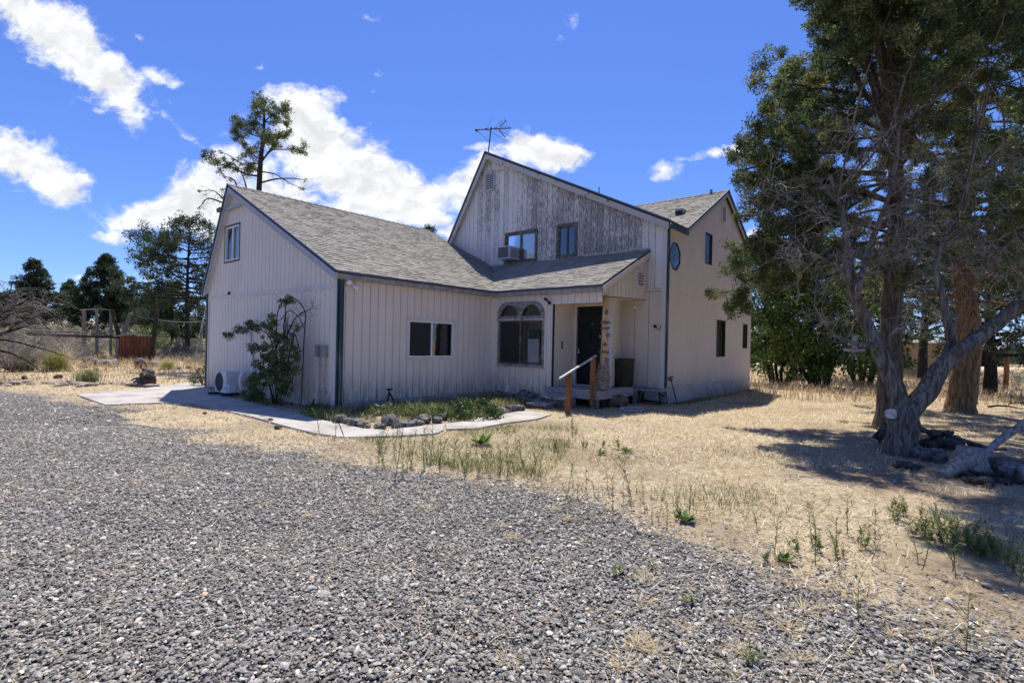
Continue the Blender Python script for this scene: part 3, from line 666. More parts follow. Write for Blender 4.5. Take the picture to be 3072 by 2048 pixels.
# --- window kit
def window(pl, u0, u1, z0, z1, frame_m, trim_m, trim=.09, curtain=None, screen=None, mull=True, tproud=.022, sill=0., fw=.035, deep=.55, name='window', label=None, glass=M_glass):
    mb = MB()      # frame
    fn0, fn1 = -.05, .012
    for a in ((u0, u1, z0, z0 + fw), (u0, u1, z1 - fw, z1)): boxp(mb, pl, *a, fn0, fn1)
    for a in ((u0, u0 + fw), (u1 - fw, u1)): boxp(mb, pl, *a, z0 + fw, z1 - fw, fn0, fn1)
    um = (u0 + u1) / 2
    if mull: boxp(mb, pl, um - fw * .6, um + fw * .6, z0 + fw, z1 - fw, fn0 + .01, fn1 - .003)
    w = hp(mb, name, frame_m, label=label)
    mb = MB(); t = trim
    if t:
        boxp(mb, pl, u0 - t, u1 + t, z1, z1 + t, -.01, tproud); boxp(mb, pl, u0 - t, u1 + t, z0 - t, z0, -.01, tproud + sill)
        boxp(mb, pl, u0 - t, u0, z0, z1, -.01, tproud - .003); boxp(mb, pl, u1, u1 + t, z0, z1, -.01, tproud - .003)
        hp(mb, 'frame', trim_m, w)
    mb = MB(); mb.add([pt(pl, u0 + fw, z0 + fw, -.03), pt(pl, u1 - fw, z0 + fw, -.03), pt(pl, u1 - fw, z1 - fw, -.03), pt(pl, u0 + fw, z1 - fw, -.03)], [(0, 1, 2, 3)])
    hp(mb, 'pane', glass, w)
    mb = MB(); boxp(mb, pl, u0 - .25, u1 + .25, z0 - .2, z1 + .2, -deep, -deep - .02)
    for a, b, c, d in ((u0 - .25, u0 - .23, z0 - .2, z1 + .2), (u1 + .23, u1 + .25, z0 - .2, z1 + .2), (u0 - .25, u1 + .25, z0 - .22, z0 - .2), (u0 - .25, u1 + .25, z1 + .2, z1 + .22)): boxp(mb, pl, a, b, c, d, -deep, -.06)
    hp(mb, 'interior', M_in, w)
    if curtain:
        for c0, c1, cz0, cz1 in curtain:
            mb = MB(); k = max(4, int((c1 - c0) / .035)); vs, fs = [], []
            for i in range(k + 1):
                u = c0 + (c1 - c0) * i / k; n = -.13 + .02 * math.sin(i * 1.9) + .01 * math.sin(i * .7)
                vs += [pt(pl, u, cz0, n), pt(pl, u, cz1, n * .8 - .02)]
            fs = [(2 * i, 2 * i + 2, 2 * i + 3, 2 * i + 1) for i in range(k)]
            mb.add(vs, fs); hp(mb, 'curtain', M_curtain, w, True)
    if screen:
        mb = MB(); mb.add([pt(pl, screen[0], z0 + fw, -.02), pt(pl, screen[1], z0 + fw, -.02), pt(pl, screen[1], z1 - fw, -.02), pt(pl, screen[0], z1 - fw, -.02)], [(0, 1, 2, 3)])
        hp(mb, 'insect_screen', M_screen, w)
    return w
# --- walls
mb = MB(); siding(mb, PG, [(-16.76, .02), (-9.77, .02), (-9.77, 2.6), (-16.76, 2.6)], step=.203)
siding(mb, PG, [(-16.76, 2.61), (-9.77, 2.61), (-9.77, 2.86), (-15.2, 5.52), (-16.76, 2.88)], step=.203, n0=.006, holes=[(-15.62, -14.70, 3.60, 4.54)])
hp(mb, 'gable_wall', M_wall)
mb = MB(); siding(mb, PW, [(5.85, .17), (10.61, .17), (10.61, 2.88), (5.85, 2.88)], holes=[(7.70, 9.12, 1.12, 1.98)], phase=-.02); hp(mb, 'wing_wall', M_wall)
mb = MB(); mb.box(-10.2, -9.785, 5.87, 10.61, -.05, .172); mb.box(-16.74, -10.2, 5.87, 6.1, -.05, .018); mb.box(-6.2, -5.745, 12.93, 20.22, -.05, .43); mb.box(-9.7, -7.8, 10.75, 11., -.05, .14); hp(mb, 'foundation', M_found)
mb = MB(); siding(mb, PP, [(-9.77, .15), (-7.74, .15), (-7.74, 2.86), (-9.77, 2.86)], holes=[(-9.56, -8.0, .93, 2.62)], phase=.03)
siding(mb, PP, [(-7.74, 2.50), (-6.33, 2.50), (-6.33, 2.86), (-7.74, 2.86)], phase=.05); hp(mb, 'porch_wall', M_wall)
mb = MB(); siding(mb, ('X', -6.33), [(10.62, 2.66), (12.9, 2.74), (12.9, 3.98), (10.62, 2.86)], phase=.1)
siding(mb, ('X', -7.74), [(10.62, .43), (11.6, .43), (11.6, 2.62), (10.62, 2.62)], step=3.); mb.add([(-6.62, 11.6, .43), (-7.05, 12.9, .43), (-7.05, 12.9, 2.75), (-6.62, 11.6, 2.75)], [(0, 1, 2, 3)])
siding(mb, ('Y', 11.6), [(-7.74, .43), (-6.62, .43), (-6.62, 2.7), (-7.74, 2.7)], step=3., holes=[(-7.66, -6.74, .45, 2.50)])
mb.add([(-7.74, 10.62, 2.61), (-6.335, 10.62, 2.64), (-6.335, 12.89, 2.73), (-7.74, 12.89, 2.72)], [(0, 1, 2, 3)])
hp(mb, 'porch_recess_wall', M_wall2)
mb = MB(); siding(mb, PM, [(-15.3, 2.95), (-5.76, 2.95), (-5.76, 4.66), (-12.25, 7.8), (-15.3, 2.96)], step=.2, gw=.013,
    holes=[(-11.35, -10.12, 4.16, 5.05), (-9.25, -8.62, 4.16, 5.05)], n0=.004); hp(mb, 'upper_front_wall', M_peel)
mb = MB(); siding(mb, PM, [(-7.06, .4), (-5.76, .4), (-5.76, 2.94), (-7.06, 2.94)], step=.406); hp(mb, 'lower_front_wall', M_wall2)
mb = MB(); SIDEH = [(16.62, 17.46, 1.2, 2.38), (19.27, 19.80, 1.49, 2.36), (15.5, 16.1, 4.0, 4.95), (18.07, 18.6, 4.15, 4.87)]
siding(mb, PS, [(12.9, .42), (20.24, .42), (20.24, 3.0), (12.9, 3.0)], step=.203, holes=SIDEH, gw=.006)
siding(mb, PS, [(12.9, 3.02), (13.95, 3.02), (13.95, 4.68), (12.9, 4.68)], step=.203, n0=.005, gw=.006)
siding(mb, PS, [(13.95, 3.02), (20.24, 3.02), (20.24, 4.62), (17.08, 6.40), (13.95, 4.68)], step=.203, n0=.005, holes=SIDEH, gw=.006)
hp(mb, 'side_wall', M_wall2)
mb = MB()     # rear walls, unseen from the yard
mb.add([(-16.76, 5.85, 0), (-16.76, 12.9, 0), (-16.76, 12.9, 2.88), (-16.76, 5.85, 2.88)], [(0, 1, 2, 3)])
mb.add([(-15.3, 12.9, 0), (-15.3, 20.24, 0), (-15.3, 20.24, 2.95), (-15.3, 12.9, 2.95)], [(0, 1, 2, 3)])
mb.add([(-15.3, 20.24, 0), (-5.76, 20.24, 0), (-5.76, 20.24, 4.66), (-12.25, 20.24, 7.8), (-15.3, 20.24, 2.95)], [(0, 1, 2, 3, 4)])
mb.add([(-16.76, 12.9, 0), (-15.3, 12.9, 0), (-15.3, 12.9, 5.3), (-16.76, 12.9, 2.88)], [(0, 1, 2, 3)])
hp(mb, 'rear_wall', M_wall)
# --- trim
mb = MB(); boxp(mb, PG, -16.77, -9.86, 2.57, 2.665, .0, .026); hp(mb, 'gable_belt', M_trim)
mb = MB(); boxp(mb, PM, -6.33, -5.87, 2.95, 3.03, .0, .022); boxp(mb, PS, 12.99, 20.24, 2.975, 3.065, 0, .022)
boxp(mb, PS, 15.05, 19.05, 5.28, 5.30, .004, .012); hp(mb, 'side_belt', M_wall2)
for a_ in ((PG, -9.90, -9.775, 0, 2.8, .004, .024), (PG, -16.79, -16.69, 0, 2.83, .002, .022), (PM, -5.90, -5.765, .35, 4.62, .006, .026), (PP, -7.80, -7.735, .2, 2.5, .002, .024), (('Y', 11.6), -6.72, -6.60, .43, 2.68, .002, .022)): hp(boxp(MB(), *a_), 'corner_board', M_trim)
mb = MB(); boxp(mb, PW, 5.83, 5.98, .02, 2.82, .004, .03); mb.tube([(-9.70, 5.90, 2.8), (-9.70, 5.90, .06)], .035, 8)
hp(mb, 'downspout', M_teal); mb = MB(); boxp(mb, PS, 12.88, 12.99, .42, 4.6, .006, .026); mb.tube([(-5.725, 12.87, 4.6), (-5.725, 12.87, .45)], .032, 8)
hp(mb, 'downspout', M_teal); hp(MB().box(-16.84, -16.765, 5.80, 5.85, .0, 2.85), 'downspout', M_teal)
mb = MB(); boxp(mb, ('X', -7.74), 10.62, 10.68, .43, 2.5, 0, .02); hp(mb, 'dark_corner_strip', M_blackp)
# --- roofs
TAB = [(.24, .226, .20), (.265, .252, .226), (.29, .275, .25), (.225, .212, .19), (.255, .243, .215)]
def roof(O, S, T, poly, name='roof', th=.05, course=.142, seed=1, coarse=1.):
    """O origin on the eave, S along the eave, T up the slope (unit); poly convex in (s,t)"""
    O, S, T = (np.array(a, float) for a in (O, S, T)); N = np.cross(S, T); N /= np.linalg.norm(N)
    if N[2] < 0: N = -N
    r = random.Random(seed); mb = MB()
    top = [O + s * S + t * T - N * .004 for s, t in poly]
    mb.prism(top, -N * th); o = hp(mb, name, M_felt)
    mb = MB(); t0, t1 = min(p[1] for p in poly), max(p[1] for p in poly); s0, s1 = min(p[0] for p in poly), max(p[0] for p in poly)
    k = 0; t = t0 - .015
    while t < t1:
        s = s0 - r.uniform(0, .2)
        rowd = r.uniform(.97, 1.03)
        while s < s1:
            w = r.choice((.08, .11, .14, .18, .23)) * coarse; thick = r.choice((.009, .009, .013, .019)); lift = .001
            q = clip_convex([(s, t), (s + w, t), (s + w, t + course + .02), (s, t + course + .02)], poly)
            if q:
                c = np.array(r.choice(TAB)) * r.uniform(.93, 1.07) * rowd
                hgt = lambda a: lift + (thick) * max(0, 1 - (a - t) / (course + .02))
                vs = [O + a * S + b * T + N * hgt(b) for a, b in q]; n = len(q)
                fs = [tuple(range(n))]
                vs += [O + a * S + b * T - N * .003 for a, b in q]
                fs += [(i, (i + 1) % n, n + (i + 1) % n, n + i) for i in range(n)]
                mb.add(vs, fs, c)
            s += w
        t += course; k += 1
    hp(mb, 'shingle', M_shingle, o)
    return o
def unit(v): v = np.array(v, float); return v / np.linalg.norm(v)
# wing, right slope: eave at x=-9.60, z=2.90, ridge (-15.2, 5.66)
Tw = unit((-5.6, 0, 2.76)); Lw = math.hypot(5.6, 2.76)
def wx(x): return (-9.60 - x) / 5.6 * Lw
WT = roof((-9.60, 5.70, 2.90), (0, 1, 0), Tw, [(0, 0), (4.75, 0), (7.19, wx(-12.08)), (7.19, Lw), (0, Lw)], seed=3)
Twl = unit((1.72, 0, 2.94)); Lwl = math.hypot(1.72, 2.94)
roof((-16.92, 5.70, 2.72), (0, 1, 0), Twl, [(0, 0), (7.2, 0), (7.2, Lwl), (0, Lwl)], seed=4, course=.3, coarse=2)
# porch roof
zP = lambda y: 2.90 + (y - 10.45) * .478
Tp = unit((0, 2.45, 2.45 * .478)); Lp = math.hypot(2.44, 2.44 * .478)
roof((-9.60, 10.45, 2.90), (1, 0, 0), Tp, [(0, 0), (3.36, 0), (3.36, Lp), (-2.48, Lp)], seed=5)
# main, right slope: eave (-5.62, 4.72) ridge (-12.25, 7.95)
Tm = unit((-6.63, 0, 3.23)); Lm = math.hypot(6.63, 3.23)
roof((-5.62, 12.72, 4.72), (0, 1, 0), Tm, [(0, 0), (1.22, 0), (1.22, Lm), (0, Lm)], seed=6)
roof((-5.62, 12.72, 4.72), (0, 1, 0), Tm, [(1.22, .38), (7.6, .38), (7.6, Lm), (1.22, Lm)], seed=16)
Tml = unit((3.1, 0, 5.05)); Lml = math.hypot(3.1, 5.05)
roof((-15.35, 12.72, 2.90), (0, 1, 0), Tml, [(0, 0), (7.6, 0), (7.6, Lml), (0, Lml)], seed=7, course=.3, coarse=2)
# cross gable: ridge y=17.08 z=6.52 from x=-5.52 back to the main slope
zc = 6.52; xe = -5.50
Tc = unit((0, 3.2, 1.78)); Lc = math.hypot(3.2, 1.78)
roof((-5.62, 13.88, 4.74), (-1, 0, 0), Tc, [(0, 0), (.18, 0), (3.9, Lc), (0, Lc)], seed=8)
Tc2 = unit((0, -3.3, 1.90)); Lc2 = math.hypot(3.3, 1.90)
roof((-5.62, 20.38, 4.62), (-1, 0, 0), Tc2, [(0, 0), (.15, 0), (3.9, Lc2), (0, Lc2)], seed=9, course=.3, coarse=2)
def ridge_caps(a, b, d1, d2, name='ridge_cap'):
    a, b, d1, d2 = (np.array(t, float) for t in (a, b, d1, d2)); L = np.linalg.norm(b - a); D = (b - a) / L; n = int(L / .21); mb = MB()
    for i in range(n):
        p = a + D * (i * .21); q = a + D * (i * .21 + .27); l0, l1 = .03, .012
        up = np.array([0, 0, 1.])
        vs = [p + d1 * .13 + up * l0, p + up * (l0 + .008), p + d2 * .13 + up * l0, q + d1 * .13 + up * l1, q + up * (l1 + .008), q + d2 * .13 + up * l1]
        vs += [v - up * .03 for v in vs]
        mb.add(vs, [(0, 1, 4, 3), (1, 2, 5, 4), (0, 6, 7, 1), (1, 7, 8, 2), (0, 3, 9, 6), (2, 8, 11, 5)], np.array(random.choice(TAB)) * .8)
    return hp(mb, name, M_shingle)
ridge_caps((-15.2, 5.69, 5.66), (-15.2, 12.88, 5.66), -Tw, -Twl)
ridge_caps((-12.25, 12.71, 7.95), (-12.25, 20.3, 7.95), -Tm, -Tml)
ridge_caps((-5.6, 17.08, 6.52), (-9.2, 17.08, 6.52), -Tc, -Tc2)
# rakes, fascia, drip edge
def rake(mb, a, b, w, t, ndir):
    """board hanging below line a-b; ndir = outward normal of the wall"""
    a, b, n = (np.array(x, float) for x in (a, b, ndir)); d = unit(b - a); dn = np.cross(d, n); dn /= np.linalg.norm(dn)
    if dn[2] > 0: dn = -dn
    mb.prism([a, b, b + dn * w, a + dn * w], n * t)
mb = MB(); nY = (0, -1, 0)
rake(mb, (-9.58, 5.735, 2.85), (-15.2, 5.735, 5.615), .15, .03, nY); rake(mb, (-16.9, 5.735, 2.72), (-15.24, 5.735, 5.56), .12, .028, nY)
mb.prism([(-15.62, 5.76, 4.98), (-14.2, 5.76, 4.98), (-14.32, 5.76, 5.06), (-15.56, 5.76, 5.06)], (0, -.02, 0))
hp(mb, 'wing_rake', M_rake)
mb = MB(); mb.prism([(-15.2, 5.74, 5.60), (-15.9, 5.74, 4.42), (-16.9, 5.74, 2.72), (-16.8, 5.74, 2.72), (-15.2, 5.74, 5.45)], (0, .12, 0))
mb.prism([(-15.2, 5.74, 5.60), (-9.7, 5.74, 2.88), (-9.75, 5.74, 2.83), (-15.2, 5.74, 5.54)], (0, .12, 0)); hp(mb, 'wing_soffit', M_trim)
mb = MB(); rake(mb, (-5.60, 12.75, 4.67), (-12.25, 12.75, 7.905), .17, .03, nY); rake(mb, (-15.35, 12.75, 2.85), (-12.30, 12.75, 7.82), .15, .028, nY)
hp(mb, 'main_rake', M_trimw)
mb = MB(); mb.prism([(-5.62, 12.752, 4.66), (-12.25, 12.752, 7.89), (-12.25, 12.752, 7.80), (-5.70, 12.752, 4.60)], (0, .14, 0)); mb.prism([(-15.33, 12.752, 2.85), (-12.25, 12.752, 7.86), (-12.25, 12.752, 7.7), (-15.28, 12.752, 2.75)], (0, .14, 0))
boxp(mb, PM, -12.6, -11.5, 7.21, 7.25, .004, .03)
hp(mb, 'main_soffit', M_trimw)
mb = MB(); rake(mb, (-5.66, 13.90, 4.70), (-5.66, 17.08, 6.48), .12, .025, (1, 0, 0)); rake(mb, (-5.66, 20.36, 4.58), (-5.66, 17.11, 6.455), .12, .023, (1, 0, 0))
mb.prism([(-5.76, 13.9, 4.69), (-5.76, 17.08, 6.465), (-5.76, 20.3, 4.61), (-5.76, 20.24, 4.52), (-5.76, 17.08, 6.35), (-5.76, 13.95, 4.61)], (.22, 0, 0)) if False else None
hp(mb, 'cross_gable_rake', M_rake)
mb = MB(); rake(mb, (-6.235, 10.47, 2.86), (-6.235, 12.88, 4.01), .12, .02, (1, 0, 0)); hp(mb, 'porch_rake', M_trim)
mb = MB()
mb.box(-9.66, -9.63, 5.74, 10.50, 2.745, 2.872); mb.box(-9.66, -6.26, 10.48, 10.51, 2.745, 2.872)
hp(mb, 'eave_fascia', M_fascia)
mb = MB(); mb.box(-9.77, -9.662, 5.86, 10.52, 2.83, 2.85); mb.box(-9.66, -6.34, 10.512, 10.61, 2.83, 2.85); mb.box(-5.755, -5.66, 12.9, 13.9, 4.585, 4.60); hp(mb, 'eave_soffit', M_wall2)
mb = MB(); mb.box(-5.66, -5.63, 12.72, 13.97, 4.55, 4.68); hp(mb, 'rotted_eave_board', M_teal)
mb = MB()
for a, b in (((-9.57, 5.69, 2.905), (-15.2, 5.69, 5.675)), ((-5.6, 12.71, 4.725), (-12.25, 12.71, 7.965)), ((-5.61, 13.88, 4.745), (-5.61, 17.08, 6.53)), ((-16.93, 5.69, 2.72), (-15.2, 5.69, 5.68)), ((-15.36, 12.71, 2.9), (-12.25, 12.71, 7.97)), ((-5.61, 20.38, 4.63), (-5.61, 17.08, 6.53))):
    mb.bar(a, b, .012, .03)
mb.bar((-9.57, 5.7, 2.885), (-9.57, 10.42, 2.885), .012, .03); mb.bar((-9.56, 10.43, 2.885), (-6.23, 10.43, 2.885), .012, .03)
hp(mb, 'drip_edge', M_drip)
mb = MB(); mb.add([(-12.15, 12.89, zP(12.88) - .02), (-6.24, 12.89, zP(12.88) - .02), (-6.24, 12.89, zP(12.88) + .06), (-12.15, 12.89, zP(12.88) + .06)], [(0, 1, 2, 3)]); hp(mb, 'wall_flashing', M_trimw)
# --- windows
window(PG, -15.62, -14.70, 3.60, 4.54, M_white, M_oldframe, .05, curtain=[(-15.25, -14.74, 3.62, 4.5)], label='attic slider in a flaking frame')
window(PW, 7.70, 9.12, 1.12, 1.98, M_white, M_trim, .075, screen=(7.74, 8.4), tproud=.026, fw=.03, label='wide white framed slider')
def burl_boards(u0, u1, z0, z1, pl, w):
    pass
w = window(PP, -9.52, -8.04, .95, 2.10, M_oldframe, M_archw, .055, screen=(-9.48, -8.78), curtain=[(-8.62, -8.22, 1.0, 1.62)], label='arched picture window with weathered brown frame')
mb = MB()      # arched head: panel with two half-round lights
u0, u1, zb = -9.575, -7.985, 2.155
cs = [(-9.165, 2.22), (-8.405, 2.22)]; ra, rb = .31, .29
fill_ = MB()
def archpanel(mb):
    out = [(u0, zb)]
    N_ = 40
    top = lambda u: min(2.60, 2.22 + .38 * math.sqrt(max(0, 1 - (max(0, abs(u + 8.785) - .45) / .36) ** 2)))
    for i in range(N_):
        ua, ub = u0 + (u1 - u0) * i / N_, u0 + (u1 - u0) * (i + 1) / N_
        def hole(u):
            for cu, cz in cs:
                d = abs(u - cu)
                if d < ra: return (cz, cz + rb * math.sqrt(1 - (d / ra) ** 2))
            return None
        ha, hb = hole(ua), hole(ub)
        segs = [[(ua, zb), (ub, zb), (ub, 2.22), (ua, 2.22)]]
        za, zb2 = (ha or (0, 2.22))[1], (hb or (0, 2.22))[1]
        segs.append([(ua, za), (ub, zb2), (ub, max(top(ub), zb2 + .02)), (ua, max(top(ua), za + .02))])
        fill_.prism([pt(PP, x, z, -.02) for x, z in [(ua, max(top(ua), za + .02) - .01), (ub, max(top(ub), zb2 + .02) - .01), (ub, 2.63), (ua, 2.63)]], np.array(pt(PP, 0, 0, .0)) - np.array(pt(PP, 0, 0, -.018)))
        for q in segs: mb.prism([pt(PP, x, z, -.012) for x, z in q], np.array(pt(PP, 0, 0, .034)) - np.array(pt(PP, 0, 0, -.012)))
archpanel(mb); hp(mb, 'arched_head', M_archw, w); hp(fill_, 'arch_infill', M_wall, w)
mb = MB(); mb.add([pt(PP, -9.54, 2.2, -.03), pt(PP, -8.03, 2.2, -.03), pt(PP, -8.03, 2.56, -.03), pt(PP, -9.54, 2.56, -.03)], [(0, 1, 2, 3)]); hp(mb, 'arched_pane', M_glass, w)
mb = MB(); mb.add([pt(PP, -9.6, 2.1, -.2), pt(PP, -7.98, 2.1, -.2), pt(PP, -7.98, 2.66, -.2), pt(PP, -9.6, 2.66, -.2)], [(0, 1, 2, 3)]); hp(mb, 'arch_interior', M_in, w)
mb = MB(); boxp(mb, PP, -9.61, -7.95, .865, .892, 0, .045); hp(mb, 'sill', M_trimw, w); hp(boxp(MB(), PP, -9.61, -7.95, 2.105, 2.15, .024, .05), 'transom', M_trimw, w)
mb = MB()      # the wood crossing between the two lights
window(PM, -11.35, -10.12, 4.16, 5.05, M_oldframe, M_oldframe, .07, curtain=[(-10.7, -10.17, 4.22, 5.0)], label='upper window holding an air conditioner')
window(PM, -9.25, -8.62, 4.16, 5.05, M_oldframe, M_oldframe, .07, label='narrow upper window beside the air conditioner window')
window(PS, 16.62, 17.46, 1.2, 2.38, M_darkframe, M_trim, .045, screen=(16.66, 17.0), tproud=.014)
window(PS, 19.27, 19.80, 1.49, 2.36, M_darkframe, M_trim, .045, tproud=.014)
window(PS, 15.5, 16.1, 4.0, 4.95, M_tealframe, M_trim, .045, mull=False, tproud=.014, glass=M_tealglass)
window(PS, 18.07, 18.6, 4.15, 4.87, M_tealframe, M_trim, .045, mull=False, tproud=.014, glass=M_tealglass)
# octagonal stained window
def octo(r0, r1, n0, n1, cu=13.33, cz=3.90):
    mb = MB(); k = 8
    a = [(cu + r * .92 * math.cos(pi / 8 + i * pi / 4), cz + r * math.sin(pi / 8 + i * pi / 4)) for r in (r0, r1) for i in range(k)]
    v = [pt(PS, u, z, n) for n in (n0, n1) for u, z in a]
    f = []
    for i in range(k):
        j = (i + 1) % k
        f += [(i, j, 8 + j, 8 + i), (16 + i, 24 + i, 24 + j, 16 + j), (i, 16 + i, 16 + j, j), (8 + i, 8 + j, 24 + j, 24 + i)]
    return mb.add(v, f)
w = hp(octo(.395, .46, .004, .02), 'octagonal_window', M_trim, label='octagonal stained glass window')
hp(octo(.36, .393, -.01, .03), 'frame', M_darkframe, w)
mb = MB(); mb.add([pt(PS, 13.33 + .36 * .92 * math.cos(pi / 8 + i * pi / 4), 3.90 + .36 * math.sin(pi / 8 + i * pi / 4), .012) for i in range(8)], [tuple(range(8))]); hp(mb, 'pane', M_stain, w)
# louvre vents
def vent(pl, u0, u1, z0, z1, n, label=None, m=M_trim):
    mb = MB(); t = .05
    boxp(mb, pl, u0 - t, u1 + t, z1, z1 + t, .004, .035); boxp(mb, pl, u0 - t, u1 + t, z0 - t, z0, .004, .04)
    boxp(mb, pl, u0 - t, u0, z0, z1, .004, .033); boxp(mb, pl, u1, u1 + t, z0, z1, .004, .033)
    w = hp(mb, 'vent', m, label=label)
    mb = MB(); boxp(mb, pl, u0, u1, z0, z1, .0055, .009); hp(mb, 'opening', M_in, w)
    mb = MB(); st = (z1 - z0) / n
    for i in range(n):
        z = z0 + st * i
        mb.prism([pt(pl, u0, z + st * .10, .032), pt(pl, u0, z + st * .22, .034), pt(pl, u0, z + st * .80, .012), pt(pl, u0, z + st * .68, .010)], np.array(pt(pl, u1 - u0, 0, 0)) - np.array(pt(pl, 0, 0, 0)))
    hp(mb, 'slat', m, w)
vent(PM, -12.33, -11.97, 6.68, 7.26, 8, 'peeling attic vent by the main peak', M_trimw)
vent(PS, 16.90, 17.2, 5.50, 6.02, 7, 'vent under the cross gable')
vent(('X', -6.33), 12.33, 12.69, 3.05, 3.42, 5, 'small vent on the porch side')
# front door
mb = MB(); boxp(mb, ('Y', 11.6), -7.66, -6.74, .46, 2.50, -.09, -.045)
d = hp(mb, 'front_door', M_door)
mb = MB()
for (a, b, c, e) in ((-7.56, -7.24, 2.02, 2.36), (-7.16, -6.84, 2.02, 2.36), (-7.56, -7.24, 1.5, 1.9), (-7.16, -6.84, 1.5, 1.9), (-7.56, -7.24, 1.0, 1.38), (-7.16, -6.84, 1.0, 1.38), (-7.56, -7.24, .56, .88), (-7.16, -6.84, .56, .88)):
    boxp(mb, ('Y', 11.6), a, b, c, e, -.045, -.03); boxp(mb, ('Y', 11.6), a + .05, b - .05, c + .05, e - .05, -.03, -.018)
hp(mb, 'door_panel', M_door, d)
mb = MB(); mb.lathe([(.001, 0), (.03, .004), (.03, .02), (.02, .05), (.001, .055)], 14); me = mb
for v in range(len(mb.v)): x, y, z = mb.v[v]; mb.v[v] = (-7.60 + x, 11.645 - z, 1.37 + y)
n0 = len(mb.v); mb.lathe([(.001, 0), (.035, .004), (.012, .02), (.035, .05), (.03, .075), (.001, .08)], 14)
for v in range(n0, len(mb.v)): x, y, z = mb.v[v]; mb.v[v] = (-7.585 + x + .0, 11.645 - z, 1.30 + y)
n0 = len(mb.v); mb.lathe([(.001, 0), (.02, .003), (.02, .01), (.001, .012)], 12)
for v in range(n0, len(mb.v)): x, y, z = mb.v[v]; mb.v[v] = (-7.2 + x, 11.63 - z, 2.04 + y)
hp(mb, 'door_handle', M_brass, d, True)
mb = MB()
for a, b, c, e in ((-7.735, -7.66, .43, 2.57), (-6.74, -6.66, .43, 2.57), (-7.66, -6.74, 2.50, 2.57)): boxp(mb, ('Y', 11.6), a, b, c, e, -.06, .02)
boxp(mb, ('Y', 11.6), -7.66, -6.74, .43, .458, -.06, .03); hp(mb, 'door_casing', M_wall2, d)
# porch deck: boards, band and leg
mb = MB(); boxes = 15; y0, y1 = 10.50, 12.88
for i in range(9):
    a = y0 + (11.58 - y0) * i / 9; mb.box(-7.73 if i > 1 else -7.82, -6.36, a + .003, a + (11.58 - y0) / 9 - .003, .405, .43)
for i in range(10):
    a = 11.59 + 1.3 * i / 10; mb.box(-6.61, -6.36, a + .003, a + .127, .405, .43)
dk = hp(mb, 'porch_deck', M_deck)
mb = MB(); mb.box(-7.82, -6.385, 10.51, 10.55, .215, .402); mb.box(-6.38, -6.34, 10.508, 12.86, .215, .402); hp(mb, 'band_board', M_decky, dk)
mb = MB(); mb.box(-6.53, -6.39, 10.56, 10.70, -.05, .40); hp(mb, 'leg', M_oldwood, dk)
mb = MB(); mb.box(-6.47, -6.30, 12.50, 12.66, -.05, .40); hp(mb, 'leg', M_oldwood, dk)
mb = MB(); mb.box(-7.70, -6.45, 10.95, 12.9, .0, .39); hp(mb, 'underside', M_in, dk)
# lamps, faucet, mail bits
def spot(p, dirs, m, r=.045, name='floodlight', base=.05):
    mb = MB(); p = np.array(p, float); root = None
    mb.lathe([(base, 0), (base, .02), (.02, .025)], 12, p - (0, 0, .01)); root = hp(mb, name, M_trim if m is not M_black else M_black)
    for d in dirs:
        d = unit(d); q = p + d * .05; mb = MB()
        mb.tube([p, q, q + d * .04, q + d * .10, q + d * .115], [.015, .02, r * .7, r, r * .8], 12); hp(mb, 'lamp_head', m, root, True)
    return root
spot((-9.71, 6.12, 2.66), [(.5, -.6, .15), (.5, .55, -.5)], M_white, .06)
spot((-15.62, 5.77, 5.02), [(-.5, -.8, -.05), (.55, -.8, -.05)], M_oldframe, .07)
spot((-7.82, 10.56, 2.55), [(-.3, -.7, .5), (.5, -.6, -.2)], M_black, .04)
spot((-6.5, 12.6, 2.62), [(.2, -.5, -.7)], M_trim, .045)
mb = MB(); mb.box(-15.3, -15.22, 5.8, 5.84, 2.66, 2.74); hp(mb, 'black_sensor', M_blackp)
mb = MB(); mb.box(-7.735, -7.715, 11.02, 11.05, 1.38, 1.58); hp(mb, 'doorbell_plate', M_black)
mb = MB(); mb.tube([(-6.05, 12.88, 2.02), (-6.05, 12.78, 2.03), (-5.98, 12.76, 2.0), (-5.92, 12.78, 1.93), (-5.88, 12.8, 1.95), (-5.86, 12.82, 2.04)], .009, 6); mb.box(-6.08, -6.02, 12.84, 12.893, 1.98, 2.06); hp(mb, 'wall_bracket', M_black)
mb = MB(); mb.tube([(-7.80, 12.80, 5.80), (-7.8, 12.79, 5.98)], .02, 8); hp(mb, 'vent_pipe', M_galv)
mb = MB(); mb.box(-6.58, -6.32, 15.2, 15.44, 5.52, 5.66); hp(mb, 'roof_vent', M_galv); mb = MB(); mb.box(-6.55, -6.35, 15.16, 15.2, 5.5, 5.6); hp(mb, 'roof_vent_opening', M_in)
mb = MB(); mb.tube([(-6.15, 17.0, 6.5), (-6.15, 17.0, 6.62)], .045, 8); hp(mb, 'vent_pipe', M_galv)
# ------------------------------------------------------------------ things on and round the house
def lo(name, label, cat, base, group=None): return thing(name, label, cat, tuple(float(x) for x in base), 0, group)
def tp(t, mb, name, m, smooth=False, parent=None, label=None):
    """part whose mesh is in world coordinates, under thing t"""
    return mb.obj(name, m, parent or t, tuple(-x for x in t.location) if parent is None else (0, 0, 0), smooth, label)
